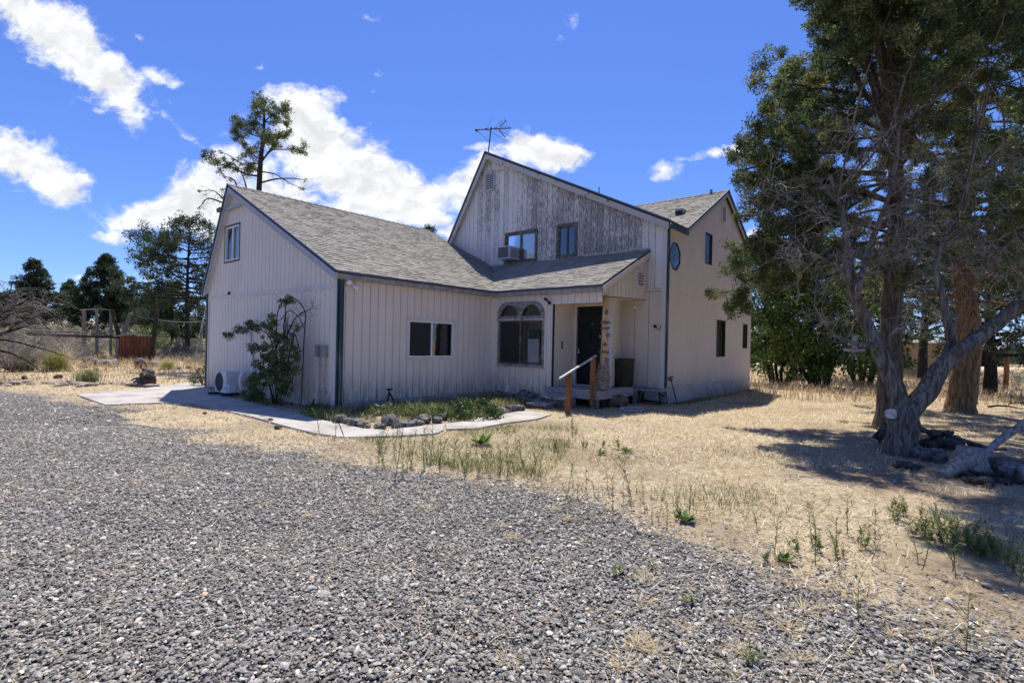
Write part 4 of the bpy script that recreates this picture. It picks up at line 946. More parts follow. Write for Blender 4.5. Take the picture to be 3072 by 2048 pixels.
# TV antenna on the main peak
A0 = np.array([-12.23, 12.85, 7.93]); t = lo('tv_antenna', 'thin dark television aerial with many rods on a mast above the highest roof peak', 'antenna', A0)
def am(dx, dy, dep=0.): return A0 + (P(dx, dy, float((A0 - CAM) @ Fv) + dep) - A0)
z8 = lambda a, b, d=0.: am((1400 + a * .12755) / K, (320 + b * .12755) / K, d)
mb = MB(); mb.tube([A0 - (0, 0, .1), z8(575, 480)], .02, 8); tp(t, mb, 'mast', M_black)
mb = MB(); mb.tube([z8(235, 555, -.2), z8(460, 540, 0), z8(720, 525, .15), z8(1040, 508, .4)], .017, 6); mb.tube([z8(230, 525, -.2), z8(690, 492, .15), z8(1030, 465, .4)], .006, 5); tp(t, mb, 'boom', M_black)
mb = MB()
for a, b, d0, d1 in (((470, 500), (640, 225), 0, 1.0), ((480, 545), (930, 810), 0, -1.1), ((235, 560), (480, 775), -.2, -.9), ((600, 890), (785, 1055), 0, -.4), ((700, 480), (810, 325), .1, .7), ((810, 325), (885, 450), .7, .8), ((760, 380), (850, 490), .2, .3), ((760, 540), (1000, 690), .2, -.6), ((800, 600), (910, 740), .2, -.4), ((470, 790), (560, 820), -.1, 0),
    ((880, 270), (940, 390), .5, .6), ((830, 480), (850, 530), .3, .3), ((905, 470), (910, 520), .3, .3), ((965, 470), (968, 515), .35, .35), ((1020, 460), (1022, 510), .4, .4)):
    mb.tube([z8(*a, d0), z8(*b, d1)], .007, 5)
for a, b, d0, d1 in (((770, 480), (925, 330), .2, .6), ((750, 540), (905, 710), .2, -.3)): mb.tube([z8(*a, d0), z8(*b, d1)], .016, 5)
for a in ((230, 545), (460, 525), (690, 510), (580, 525), (235, 575)): mb.tube([z8(a[0] - 14, a[1], -.03), z8(a[0] + 14, a[1], .03)], .028, 6)
tp(t, mb, 'rod', M_black)
# window air conditioner
z4 = lambda a, b: ((1340 + a * .2551) / K, (440 + b * .2551) / K)
t = lo('window_air_conditioner', 'boxy grey window air conditioner sticking out of the upper window', 'air conditioner', (-11.1, 12.6, 4.18))
mb = MB(); mb.box(-11.36, -10.86, 12.48, 12.95, 4.20, 4.60); tp(t, mb, 'casing', M_acw)
mb = MB(); mb.box(-11.33, -10.89, 12.473, 12.482, 4.23, 4.57)
tp(t, mb, 'rear_grille', M_acg)
mb = MB()
for i in range(7): mb.box(-10.862, -10.852, 12.55, 12.9, 4.25 + i * .045, 4.272 + i * .045)
tp(t, mb, 'side_louvre', M_acg)
# mini split outdoor unit
t = lo('heat_pump_unit', 'white outdoor heat pump unit with round fan grille standing before the gable wall', 'heat pump', (-14.1, 5.4, .05))
xa, xb, ya, yb, za, zb = -14.48, -13.78, 5.24, 5.54, .10, .62
# its fan side faces the yard corner; the unit stands a little away from the wall
mb = MB(); mb.box(xa, xb, ya, yb, za, zb); mb.box(xa - .008, xb + .008, ya - .008, yb + .008, zb - .015, zb + .012); cs_ = tp(t, mb, 'casing', M_acw)
mb = MB(); cx, cz = xa + .265, (za + zb) / 2
for r in (.06, .10, .14, .18, .22): mb.tube([(cx + r * math.cos(k * pi / 12), ya - .012, cz + r * math.sin(k * pi / 12)) for k in range(25)], .006, 5, False)
for k in range(18): a = k * pi / 9; mb.tube([(cx + .03 * math.cos(a), ya - .014, cz + .03 * math.sin(a)), (cx + .235 * math.cos(a), ya - .012, cz + .235 * math.sin(a))], .004, 4)
gr_ = tp(t, mb, 'fan_grille', M_acg)
mb = MB(); mb.add([(cx + .24 * math.cos(k * pi / 14), ya - .004, cz + .24 * math.sin(k * pi / 14)) for k in range(28)], [tuple(range(28))]); tp(t, mb, 'fan_opening', M_in)
M_blue = mat('blue_print', color=(.06, .12, .42), rough=.5); M_graypr = mat('grey_print', color=(.42, .44, .5), rough=.5)
mb = MB(); mb.box(xa + .53, xb - .03, ya - .003, ya + .002, .14, .56); tp(t, mb, 'label_sticker', M_acw)
mb = MB()
for i, w_ in enumerate((.10, .14, .08)): mb.box(xa + .56, xa + .56 + w_, ya - .006, ya - .002, .20 + i * .028, .212 + i * .028)
tp(t, mb, 'blue_print', M_blue)
mb = MB()
for i in range(5): mb.box(xa + .56, xa + .56 + .05 + .07 * ((i * 7) % 3) / 2, ya - .006, ya - .002, .34 + i * .045, .35 + i * .045)
tp(t, mb, 'grey_print', M_graypr)
mb = MB(); mb.box(xb, xb + .09, ya + .03, ya + .2, .12, .33); mb.box(xb, xb + .03, ya + .04, yb - .04, .42, .46); mb.box(xb, xb + .03, ya + .06, ya + .2, .48, .55); tp(t, mb, 'valve_cover', M_acw)
mb = MB(); mb.box(xa + .05, xa + .12, ya - .08, yb + .05, .04, .10); mb.box(xb - .12, xb - .05, ya - .08, yb + .05, .04, .10); mb.tube([(xa - .05, ya - .02, .055), (xa - .05, ya - .14, .055)], .03, 8); tp(t, mb, 'foot_bar', M_blackp)
t = lo('line_set_coil', 'coil of white insulated tubing hanging beside the heat pump', 'pipe coil', (-12.9, 5.6, .1))
mb = MB(); cc_ = onY(556, 874, 5.55)
for j, r in enumerate((.225, .245, .235)):
    mb.tube([(cc_[0] - .04 + j * .045, 5.60 + r * .5 * math.cos(2 * pi * k / 26), .40 + r * math.sin(2 * pi * k / 26)) for k in range(27)], .015, 7, False)
mb.tube([(cc_[0], 5.5, .13), (cc_[0] - .2, 5.45, .18), (-13.76, 5.4, .25)], .020, 7)
tp(t, mb, 'tubing', M_white, True)
t = lo('line_cover_pipe', 'white conduit pipe running up the gable wall behind the climbing bush', 'pipe', (-12.6, 5.8, .3))
mb = MB(); mb.tube([onY(573, 742, 5.81), onY(574, 790, 5.81), onY(577, 815, 5.80), onY(580, 838, 5.79), onY(580, 870, 5.78)], .045, 8); tp(t, mb, 'pipe', M_white, True)
# conduit boxes by the wing corner
for i, (dx, lab) in enumerate(((733, 'grey electrical box on a wall conduit, the one farther from the wing corner'), (745.5, 'grey electrical box on a wall conduit, the one nearer the wing corner'))):
    b = onY(dx, 900, 5.82); x = b[0]
    t = lo('conduit_box', lab, 'electrical box', (x, 5.82, 0), 'electrical boxes on the gable wall')
    mb = MB(); mb.box(x - .06, x + .06, 5.74, 5.845, 1.12, 1.36); mb.box(x - .068, x + .068, 5.73, 5.845, 1.35, 1.372); tp(t, mb, 'box', M_galv)
    mb = MB(); mb.tube([(x + .02, 5.80, 1.12), (x + .02, 5.80, .02)], .016, 8); mb.tube([(x + .02, 5.80, .98), (x + .02, 5.80, .92)], .024, 8); mb.box(x - .03, x + .07, 5.815, 5.845, .38, .40); tp(t, mb, 'conduit', M_galv)
t = lo('black_drain_hose', 'black hose end curving up against the gable wall near the conduits', 'hose', (-10.9, 5.7, 0))
mb = MB(); q = [onY(dx, dy, 5.74) for dx, dy in ((668,951),(690,952),(704,948),(713,939),(718,928),(722,916))]; q[0][2] = max(q[0][2], .02)
mb.tube(q, [.026] * 5 + [.018], 8); tp(t, mb, 'hose', M_blackp, True)
# spigot pipe in the bed
b = G(866, 944); b[0] = max(b[0], -9.6); t = lo('yard_hydrant', 'short dark pipe hydrant leaning in the flower bed before the wing wall', 'hydrant', (-9.45, 7.0, 0))
mb = MB(); mb.tube([(-9.45, 6.9, 0), (-9.45, 6.95, .42)], .018, 7); mb.tube([(-9.45, 6.95, .36), (-9.42, 7.05, .2), (-9.38, 7.2, .0)], .02, 7); mb.tube([(-9.45, 6.9, .43), (-9.45, 7.03, .43)], .022, 7); tp(t, mb, 'pipe', M_blackp)
# carved burl post
t = lo('burl_log_post', 'knobbly honey coloured log post with grey burls holding up the porch corner', 'porch post', (-6.53, 10.80, .43))
bx, by = -6.53, 10.80
z5 = lambda a, b: onY((1440 + a * .3316) / K, (740 + b * .3316) / K, by)
ax_ = [z5(1118, 1290), z5(1112, 1200), z5(1118, 1100), z5(1120, 1000), z5(1128, 900), z5(1130, 780), z5(1130, 700), z5(1135, 600), z5(1138, 500), z5(1138, 440)]
mb = MB(); mb.tube(ax_, [.10, .11, .10, .085, .085, .078, .075, .07, .066, .062], 16, wob=.04); tp(t, mb, 'log', M_log, True)
def lump(mb, c, r, n=2, seed=0, sq=(1, 1, 1)):
    bm = bmesh.new(); bmesh.ops.create_icosphere(bm, subdivisions=n, radius=1)
    rr = random.Random(seed); ph = [rr.uniform(0, 6) for _ in range(9)]
    vs = []
    for v in bm.verts:
        p = v.co; k = 1 + .16 * math.sin(3.1 * p.x + ph[0] + 2 * p.z) + .13 * math.sin(4.3 * p.y + ph[1] + 1.5 * p.x) + .11 * math.sin(5.1 * p.z + ph[2] + 2.2 * p.y) + rr.uniform(-.07, .07)
        vs.append((c[0] + p.x * r * k * sq[0], c[1] + p.y * r * k * sq[1], c[2] + p.z * r * k * sq[2]))
    fs = [tuple(x.index for x in f.verts) for f in bm.faces]; bm.free(); mb.add(vs, fs)
mb = MB()
for i in range(64):
    zf = .46 + .56 * i / 63; a = i * 2.4; rad = (.13 if zf < .72 else .115) * (1 if zf < .95 else .85)
    cx_ = bx + (.0) + rad * math.cos(a); lump(mb, (ax_[1][0] * .5 + ax_[2][0] * .5 + rad * math.cos(a), by + rad * math.sin(a), zf + .03), random.uniform(.026, .05), 2, i)
lump(mb, (ax_[1][0], by, .58), .15, 2, 3, (1, 1, 1.1)); lump(mb, (ax_[2][0], by, .82), .135, 2, 4, (1, 1, 1.2))
tp(t, mb, 'burl', M_burl, True)
mb = MB()
for (a, b, r, sz) in ((1125, 955, .115, .45), (1135, 685, .105, .5), (1130, 738, .085, .5)):
    c = z5(a, b)
    for k in range(9): lump(mb, (c[0] + r * .8 * math.cos(k * .7), by + r * .8 * math.sin(k * .7), c[2] + random.uniform(-.015, .015)), .036, 2, k + int(a), (1, 1, .9))
for (a, b, r) in ((1170, 805, .05), (1150, 600, .045), (1098, 810, .04), (1140, 885, .05), (1160, 1030, .06), (1160, 580, .035)):
    c = z5(a, b); lump(mb, (c[0], by - .05, c[2]), r, 2, int(a))
tp(t, mb, 'burl_ring', M_knot, True)
z5y = lambda a, b, y: onY((1440 + a * .3316) / K, (740 + b * .3316) / K, y)
z5g = lambda a, b: G((1440 + a * .3316) / K, (740 + b * .3316) / K)
# hand rail: two posts and a rail
t = lo('stair_handrail', 'grey sloping handrail on two brown wooden posts beside the porch steps', 'handrail', (-6.5, 9.4, 0))
p1 = z5g(795, 1510); p2 = z5y(1018, 1300, 10.45) * (1, 1, 0); h1 = z5y(795, 1143, p1[1])[2]; h2 = z5y(1018, 1003, 10.45)[2]
mb = MB(); mb.obox((p1[0], p1[1], h1 / 2 - .03), (.048, 0, 0), (0, .048, 0), (0, 0, h1 / 2 + .02)); tp(t, mb, 'post', M_post)
mb = MB(); mb.obox((p2[0], p2[1], .10 + (h2 - .10) / 2), (.048, 0, 0), (0, .048, 0), (0, 0, (h2 - .10) / 2)); tp(t, mb, 'post', M_post)
mb = MB(); e1, e2 = p1 + (0, 0, h1 + .01), p2 + (0, 0, h2 + .01); dd_ = unit(e2 - e1); mb.bar(e1 - dd_ * .38, e2 + dd_ * .14, .046, .03); tp(t, mb, 'rail', M_rail)
# steps
t = lo('porch_steps', 'two weathered plank steps with worn silvery treads before the porch deck', 'steps', (-7.3, 9.9, 0))
def spl(a, b, z): q = G((1440 + a * .3316) / K, (740 + b * .3316) / K, z); return q
M_tread = simple('worn_silver_tread', (.16, .155, .15), (.50, .49, .48), 6, stretch=(1, 3, 3), bstr=.9, bdist=.02, lo=.38, hi=.6)
mb = MB(); mb.box(-7.62, -6.88, 10.02, 10.42, .235, .27); mb.box(-7.62, -6.88, 9.99, 10.02, .205, .268); mb.box(-7.70, -7.16, 9.62, 9.98, .09, .122); mb.box(-7.70, -7.16, 9.59, 9.62, .065, .12); tp(t, mb, 'tread', M_tread)
mb = MB(); mb.box(-7.62, -7.58, 9.98, 10.44, 0, .234); mb.box(-6.93, -6.88, 9.98, 10.44, 0, .234); mb.box(-7.58, -6.93, 10.06, 10.1, .02, .2); mb.box(-7.70, -7.2, 9.66, 9.7, 0, .089); mb.box(-7.2, -7.16, 9.62, 9.98, 0, .089); tp(t, mb, 'stringer', M_oldwood)
mb = MB(); mb.box(-7.95, -6.98, 9.9, 9.98, .125, .15); tp(t, mb, 'loose_plank', M_oldwoodx)
# trash can
t = lo('trash_can', 'dark brown plastic bin with no lid on the porch deck by the door', 'trash can', (-6.78, 12.35, .43))
mb = MB(); mb.lathe([(.235, .0), (.25, .02), (.285, .66), (.30, .68), (.305, .72), (.29, .725), (.275, .69), (.24, .05), (.01, .04)], 28, (-6.68, 12.36, .435)); tp(t, mb, 'bin', M_can, True)
mb = MB(); mb.tube([(-6.68 + .285 * math.cos(k * pi / 14), 12.36 + .285 * math.sin(k * pi / 14), .435 + .5) for k in range(29)], .008, 5, False); tp(t, mb, 'rib', M_can, True)
# metal glider frame / bench under the corner
t = lo('metal_stand', 'low dark scrolled metal stand with a grey top beside the house corner', 'stand', (-6.0, 12.4, 0))
x0_, x1_, y0_, y1_ = -6.22, -5.62, 12.36, 12.82
mb = MB(); mb.box(x0_ - .03, x1_ + .03, y0_ - .03, y1_, .36, .385); tp(t, mb, 'top', M_galv)
mb = MB()
for xx in (x0_, x1_):
    for yy in (y0_, y1_ - .05): mb.tube([(xx + (.05 if xx < -6 else -.05), yy, .36), (xx, yy, .04)], .014, 6)
    for k in range(5):
        mb.tube([(xx + .03 * math.cos(j * .9) * (1 if xx < -6 else -1) , y0_ - .012, .07 + k * .06 + .028 * math.sin(j * .9)) for j in range(8)], .008, 5)
mb.tube([(x0_, y0_, .05), (x1_, y0_, .05)], .012, 6); mb.tube([(x0_, y0_, .12), (x1_, y0_, .12)], .01, 6); mb.tube([(x0_, y1_ - .05, .05), (x1_, y1_ - .05, .05)], .012, 6); mb.tube([(x1_ - .02, y0_, .3), (x1_ + .12, y0_ - .06, .26)], .02, 6)
tp(t, mb, 'frame', M_black)
mb = MB(); mb.box(x0_ + .05, x1_ - .05, y0_ + .2, y0_ + .215, .12, .34); tp(t, mb, 'back_panel', M_galv)
# wood block at the deck end
t = lo('wood_block', 'upright pale wood round standing at the far end of the porch deck', 'wood block', (-6.28, 12.45, 0)); mb = MB(); mb.tube([(-6.33, 12.40, 0), (-6.32, 12.40, .42)], [.10, .095], 14, wob=.03); tp(t, mb, 'block', M_oldwood)
# T-handled tool
t = lo('t_handle_tool', 'black T handled iron tool leaning against the side wall', 'tool', (-5.55, 13.5, 0))
q0 = G(1556, 928); q1 = onX(1540, 868, -5.70); mb = MB(); mb.tube([q0, q1], .014, 6); mb.tube([q0 * .08 + q1 * .92 + (.0, -.03, 0), q0 * .08 + q1 * .92 + (0.02, .05, 0)], .02, 6); tp(t, mb, 'shaft', M_black)
mb = MB(); mb.bar(q1 + (.03, -.18, -.03), q1 + (-.02, .18, .03), .035, .03); tp(t, mb, 'handle', M_black)
# hose ring lying on the dirt
c = G(1452, 941); t = lo('coiled_hose', 'pale grey ring of hose lying flat on the dirt before the deck', 'hose', c)
mb = MB()
for r in (.30, .27, .24): mb.tube([(c[0] + r * math.cos(k * pi / 16), c[1] + r * math.sin(k * pi / 16), .02 + .01 * math.sin(k)) for k in range(33)], .014, 6, False)
e = G(1424, 925); mb.tube([(c[0] - .28, c[1], .03), (e[0], e[1], .05), (e[0] - .05, e[1] + .1, .1)], .013, 6); tp(t, mb, 'hose', M_rail, True)

# ------------------------------------------------------------------ rocks
def rock(name, label, loc, size, m, seed, group=None, sq=(1, .8, .6), cat='rock', rz=None, sub=3):
    mb = MB(); rr = random.Random(seed); bm = bmesh.new(); bmesh.ops.create_icosphere(bm, subdivisions=sub, radius=1)
    cuts = []
    for _ in range(9):
        d = unit([rr.gauss(0, 1), rr.gauss(0, 1), rr.gauss(0, .8)]); cuts.append((d, rr.uniform(.55, .88)))
    vs = []
    for v in bm.verts:
        p = np.array(v.co)
        for d, k in cuts:
            q = p @ d
            if q > k: p = p - d * (q - k) * .92
        p = p * (1 + .05 * math.sin(9 * p[0] + seed) + .04 * math.sin(11 * p[1] + 2 * seed) + rr.uniform(-.035, .035))
        vs.append(p * np.array(sq) * size)
    zmin = min(v[2] for v in vs); mb.add([v - (0, 0, zmin * .62) for v in vs], [tuple(x.index for x in f.verts) for f in bm.faces]); bm.free()
    o = mb.obj(name, m); o.location = (float(loc[0]), float(loc[1]), float(loc[2]) if len(loc) > 2 else 0); o.rotation_euler = (0, 0, rr.uniform(0, 6) if rz is None else rz)
    return tag(o, label, cat, group)
BORD = [(783,975,.20),(801,977,.16),(812,982,.17),(832,983,.15),(845,986,.10),(868,985,.11),(880,986,.10),(894,976,.22),(912,984,.17),(925,984,.15),(948,982,.17),(962,980,.14),(972,972,.20),(1003,972,.14),(1016,966,.16),(1055,950,.12),(1128,952,.15),(1145,952,.19),(1158,952,.15),(1172,948,.20),(1188,944,.18),(1200,944,.14)]
for i, (dx, dy, s) in enumerate(BORD):
    rock('border_rock', 'rough dark lava rock in the low border between the planted bed and the concrete path', G(dx, dy - 3), s * .85, M_stone, 100 + i, 'lava rocks edging the planted bed')
for i, (dx, dy, s, lab) in enumerate(((1180,918,.15,'round dark boulder against the porch wall, farthest from the steps'), (1213,922,.24,'large round dark boulder against the porch wall under the arched window'), (1240,924,.20,'round dark boulder against the porch wall nearest the steps'), (1150,915,.18,'half hidden olive dark rock behind grass by the inner wall corner'), (1419,934,.26,'pointed grey brown boulder under the porch deck edge'))):
    b = G(dx, dy); rock('boulder', lab, (b[0], min(b[1], 10.35) if dx < 1300 else b[1], 0), s, M_stone if i < 4 else M_stoneb, 200 + i, 'boulders at the foot of the porch', (1, .8, .85))
LEFTR = [(215,838,.42,'dark grey rock at the end of the pile before the rusty panel'), (288,812 + 18,.75,'big grey boulder topping the pile before the rusty panel'), (316,836,.55,'purple brown boulder in the rock pile before the rusty panel'), (345,842,.62,'low pale grey slab rock in the pile before the rusty panel'), (330,826,.5,'pale flat rock behind the pile by the rusty panel')]
LEFTR = [(263,845,.45,LEFTR[0][3]), (286,838,.85,LEFTR[1][3]), (314,840,.70,LEFTR[2][3]), (352,842,.85,LEFTR[3][3]), (325,828,.6,LEFTR[4][3])]
LEFTR = [(x * .72 + .5, y, s, l) for x, y, s, l in LEFTR]
for i, (dx, dy, s, lab) in enumerate(LEFTR): rock('boulder', lab, G(dx, dy), s * .46, (M_stone, M_stoneb, M_stone, M_slate, M_slate)[i] if i else M_stone, 300 + i, 'rock pile by the rusty panel', (1, .8, .62))
rock('boulder', 'rounded brown boulder just in front of the rusty panel', G(323, 846), .42, M_stoneb, 311, None, (.8, .7, .75)); rock('boulder', 'flat dark slab of rock beyond the brown boulder', G(353, 842), .45, M_stone, 312, None, (1, .6, .42), rz=-.6)
EDGE = [(3,897),(12,898),(30,895),(62,891),(70,894),(105,892),(120,893),(140,897),(168,896),(186,899),(200,898),(180,892),(232,894),(262,893),(285,895),(305,896),(318,899),(346,901)]
for i, (dx, dy) in enumerate(EDGE):
    rock('edging_stone', 'flat tan flagstone in the broken row edging the gravel by the field', G(dx, dy - 12), random.uniform(.16, .36), random.choice((M_slate, M_slate, M_stoneb)), 400 + i, 'flat stones edging the gravel', (1, .6, .24), rz=random.uniform(-.5, .9))
for i, (dx, dy, s) in enumerate(((135,852,.13),(165,853,.11),(212,856,.13),(233,851,.12),(140,868,.14),(430,848,.13),(455,846,.14),(60,870,.12))):
    rock('field_stone', 'small brown stone lying in the dry field grass', G(dx * .95, dy), s, M_stoneb, 450 + i, 'small stones in the field')
for i, (dx, dy, s) in enumerate(((622,968,.07),(640,984,.07),(604,958,.05),(470,950,.05))): rock('path_stone', 'fist sized brown stone on the dirt beside the concrete path', G(dx, dy), s, M_stoneb, 480 + i, 'small stones by the path')
# brown animal statue by the path
c = G(336, 886); t = lo('animal_statue', 'dark brown sitting animal statue with round ears by the path end', 'statue', c)
w_ = lambda dx, dz, dy=0.: c + Rv * dx + np.array([0, 0, dz]) + Fv * dy
mb = MB(); lump(mb, w_(-.05, .13), .24, 3, 5, (1.1, 1, .62)); lump(mb, w_(.02, .32), .19, 3, 6, (1.05, .95, .82)); lump(mb, w_(.2, .18), .15, 2, 7, (.55, .6, 1.15)); tp(t, mb, 'body', M_statue, True)
mb = MB(); lump(mb, w_(-.05, .47), .07, 2, 8); tp(t, mb, 'ear', M_statue, True); mb = MB(); lump(mb, w_(.13, .46), .065, 2, 9); tp(t, mb, 'ear', M_statue, True)
mb = MB(); lump(mb, w_(.02, .30, -.16), .10, 2, 10, (1.3, .8, .7)); tp(t, mb, 'muzzle', M_statue, True)
mb = MB(); mb.tube([w_(-.26, .24), w_(-.38, .20), w_(-.47, .14)], [.03, .025, .012], 6); tp(t, mb, 'arm', M_char)
# ------------------------------------------------------------------ plants: generators
def leafcloud(cen, rad, n, size, cols, asp=.45, up=.25, flat=.85):
    """little leaf faces in balls round the centres; colours by tuft with leaf jitter"""
    cen = np.asarray(cen, float); N = len(cen); rad = np.broadcast_to(np.asarray(rad, float), N)
    c = np.repeat(cen, n, 0); r = np.repeat(rad, n); m = N * n
    d = rng.normal(0, 1, (m, 3)); d /= np.linalg.norm(d, axis=1)[:, None]
    p = c + d * (r * rng.random(m) ** .45)[:, None] * np.array([1, 1, flat])
    a = d * .7 + rng.normal(0, .75, (m, 3)) + np.array([0, 0, up]); a /= np.linalg.norm(a, axis=1)[:, None]
    b = np.cross(a, rng.normal(0, 1, (m, 3))); b /= np.linalg.norm(b, axis=1)[:, None] + 1e-9
    L = (size * rng.uniform(.6, 1.35, m))[:, None]; w = L * asp
    V = np.stack([p - a * L * .5, p + b * w * .5, p + a * L * .5, p - b * w * .5], 1).reshape(-1, 3)
    Fq = np.arange(m)[:, None] * 4 + np.arange(4)[None]
    tc = np.array(cols)[rng.integers(0, len(cols), N)] * np.exp(rng.normal(0, .22, (N, 1)))
    C = np.repeat(tc, n, 0) * np.exp(rng.normal(0, .25, (m, 1)))
    return V, Fq, np.repeat(np.clip(C, 0, 1), 4, 0)
def vec(*a): return np.array(a, float)
def curve(p, d, L, n=5, droop=0., wob=.25):
    pts = [np.array(p, float)]; d = unit(d)
    for i in range(n):
        d = unit(d + rng.normal(0, wob, 3) + vec(0, 0, -droop)); pts.append(pts[-1] + d * L / n)
    return pts
def along(pts, t):
    pts = np.array(pts); s = np.r_[0, np.cumsum(np.linalg.norm(np.diff(pts, axis=0), axis=1))]; x = t * s[-1]
    i = min(np.searchsorted(s, x, 'right') - 1, len(pts) - 2); f = (x - s[i]) / (s[i + 1] - s[i] + 1e-9)
    return pts[i] * (1 - f) + pts[i + 1] * f, unit(pts[i + 1] - pts[i])
def smooth(pts, k=3):
    pts = [np.array(p, float) for p in pts]; out = []
    for i in range(len(pts) - 1):
        p0, p1, p2, p3 = pts[max(i - 1, 0)], pts[i], pts[i + 1], pts[min(i + 2, len(pts) - 1)]
        for j in range(k):
            t = j / k; out.append(.5 * (2 * p1 + (p2 - p0) * t + (2 * p0 - 5 * p1 + 4 * p2 - p3) * t * t + (3 * p1 - p0 - 3 * p2 + p3) * t ** 3))
    return out + [pts[-1]]
def lin(a, b, n): return list(np.linspace(a, b, n))
JUN = [(.082, .112, .042), (.105, .135, .046), (.128, .155, .062), (.066, .094, .044), (.165, .17, .068), (.092, .126, .064), (.18, .195, .085)]
JUNB = [(.046, .068, .034), (.058, .084, .042), (.075, .095, .046), (.038, .058, .034)]
class Tree:
    def __init__(s, name, label, cat, base, group=None):
        s.t = thing(name, label, cat, tuple(float(x) for x in base), 0, group); s.base = np.array(base, float)
        s.w = MB(); s.tw = MB(); s.cen = []; s.rad = []; s.extra = []
    def limb(s, pts, r0, r1, sides=8, k=3, wob=.08):
        q = smooth(pts, k) if k > 1 else pts; s.w.tube(q, lin(r0, r1, len(q)), sides, True, None, wob); return q
    def dress(s, limb, t0, dens, L, tuft, live=1., droop=.0, upb=.25, r=.012, fill=4, spread=1.):
        """side twigs on a limb, each carrying tufts of foliage (or bare)"""
        ln = float(np.sum(np.linalg.norm(np.diff(np.array(limb), axis=0), axis=1))); n = max(2, int(ln * (1 - t0) * dens))
        for i in range(n):
            t = t0 + (1 - t0) * (i + rng.random()) / n; p, d = along(limb, min(t, .999))
            q = rng.normal(0, 1, 3); q -= d * (q @ d); q = unit(q)
            dr = unit(d * .55 + q * spread + vec(0, 0, upb)); l = L * rng.uniform(.45, 1.15) * (1.05 - .45 * t)
            tw = curve(p, dr, l, 4, droop, .22); s.tw.tube(tw, [r, r * .8, r * .6, r * .45, r * .3], 3, False, (.10, .08, .065))
            if rng.random() < live:
                for f in np.linspace(.55, 1.02, fill):
                    c, _ = along(tw, min(f, .999)); s.cen.append(c + rng.normal(0, tuft * .35, 3)); s.rad.append(tuft * rng.uniform(.6, 1.1))
        s.cen.append(np.array(limb[-1])); s.rad.append(tuft)
    def bare(s, limb, t0, dens, L, sub=3, droop=.03, upb=.1, r=.010, cols=((.30, .28, .26), (.40, .38, .36), (.22, .20, .18)), wob=.26, segs=6):
        ln = float(np.sum(np.linalg.norm(np.diff(np.array(limb), axis=0), axis=1))); n = max(1, int(ln * (1 - t0) * dens))
        for i in range(n):
            t = t0 + (1 - t0) * (i + rng.random()) / n; p, d = along(limb, min(t, .999))
            q = rng.normal(0, 1, 3); q -= d * (q @ d); dr = unit(d * .5 + unit(q) + vec(0, 0, upb)); l = L * rng.uniform(.4, 1.2)
            c = cols[rng.integers(len(cols))]
            tw = curve(p, dr, l, segs, droop, wob); s.tw.tube(tw, lin(r, r * .3, segs + 1), 3, False, c)
            for j in range(sub):
                p2, d2 = along(tw, rng.uniform(.25, .95)); q2 = unit(d2 * .6 + rng.normal(0, .7, 3)); s.tw.tube(curve(p2, q2, l * rng.uniform(.2, .5), 4, droop, wob * 1.2), lin(r * .55, r * .25, 5), 3, False, c)
    def finish(s, bark, leaf=M_leaf, n=36, size=.06, cols=JUN, asp=.45, wood_name='trunk', twig_name='dead_twigs', up=.25, flat=.85):
        off = tuple(-x for x in s.base)
        if s.w.v: s.w.obj(wood_name, bark, s.t, off, True)
        if s.tw.v: s.tw.obj(twig_name, M_twig, s.t, off)
        if s.cen:
            V, Fq, C = leafcloud(s.cen, s.rad, n, size, cols, asp, up, flat); o = link('crown', np_mesh('crown', V, Fq, leaf, C), s.t, off)
        return s.t
def auto_crown(T, base, H, z0, prof, nl, tuft=.16, dens=4., L=.8, live=1., rlimb=.05, rise=.35, az=None, fill=4, jitter=.25, upb=.25, droop=.02):
    """limbs in a spiral round the trunk; prof(zf) gives their reach"""
    for i in range(nl):
        zf = (i + rng.random()) / nl; z = z0 + (H - z0) * zf; R = prof(zf) * rng.uniform(1 - jitter, 1 + jitter * .6)
        a = i * 2.399963 + rng.normal(0, .3) if az is None else rng.uniform(*az)
        p = base + vec(0, 0, z); d = vec(math.cos(a), math.sin(a), rise * (1 - .3 * zf) + rng.normal(0, .12))
        lim = curve(p, d, R * 1.05, 5, droop, .14); T.w.tube(smooth(lim, 2), lin(rlimb * (1.1 - .7 * zf), .012, 11), 5)
        T.dress(lim, .25, dens, L * min(1, .4 + R / 3), tuft, live, droop, upb, .010, fill)

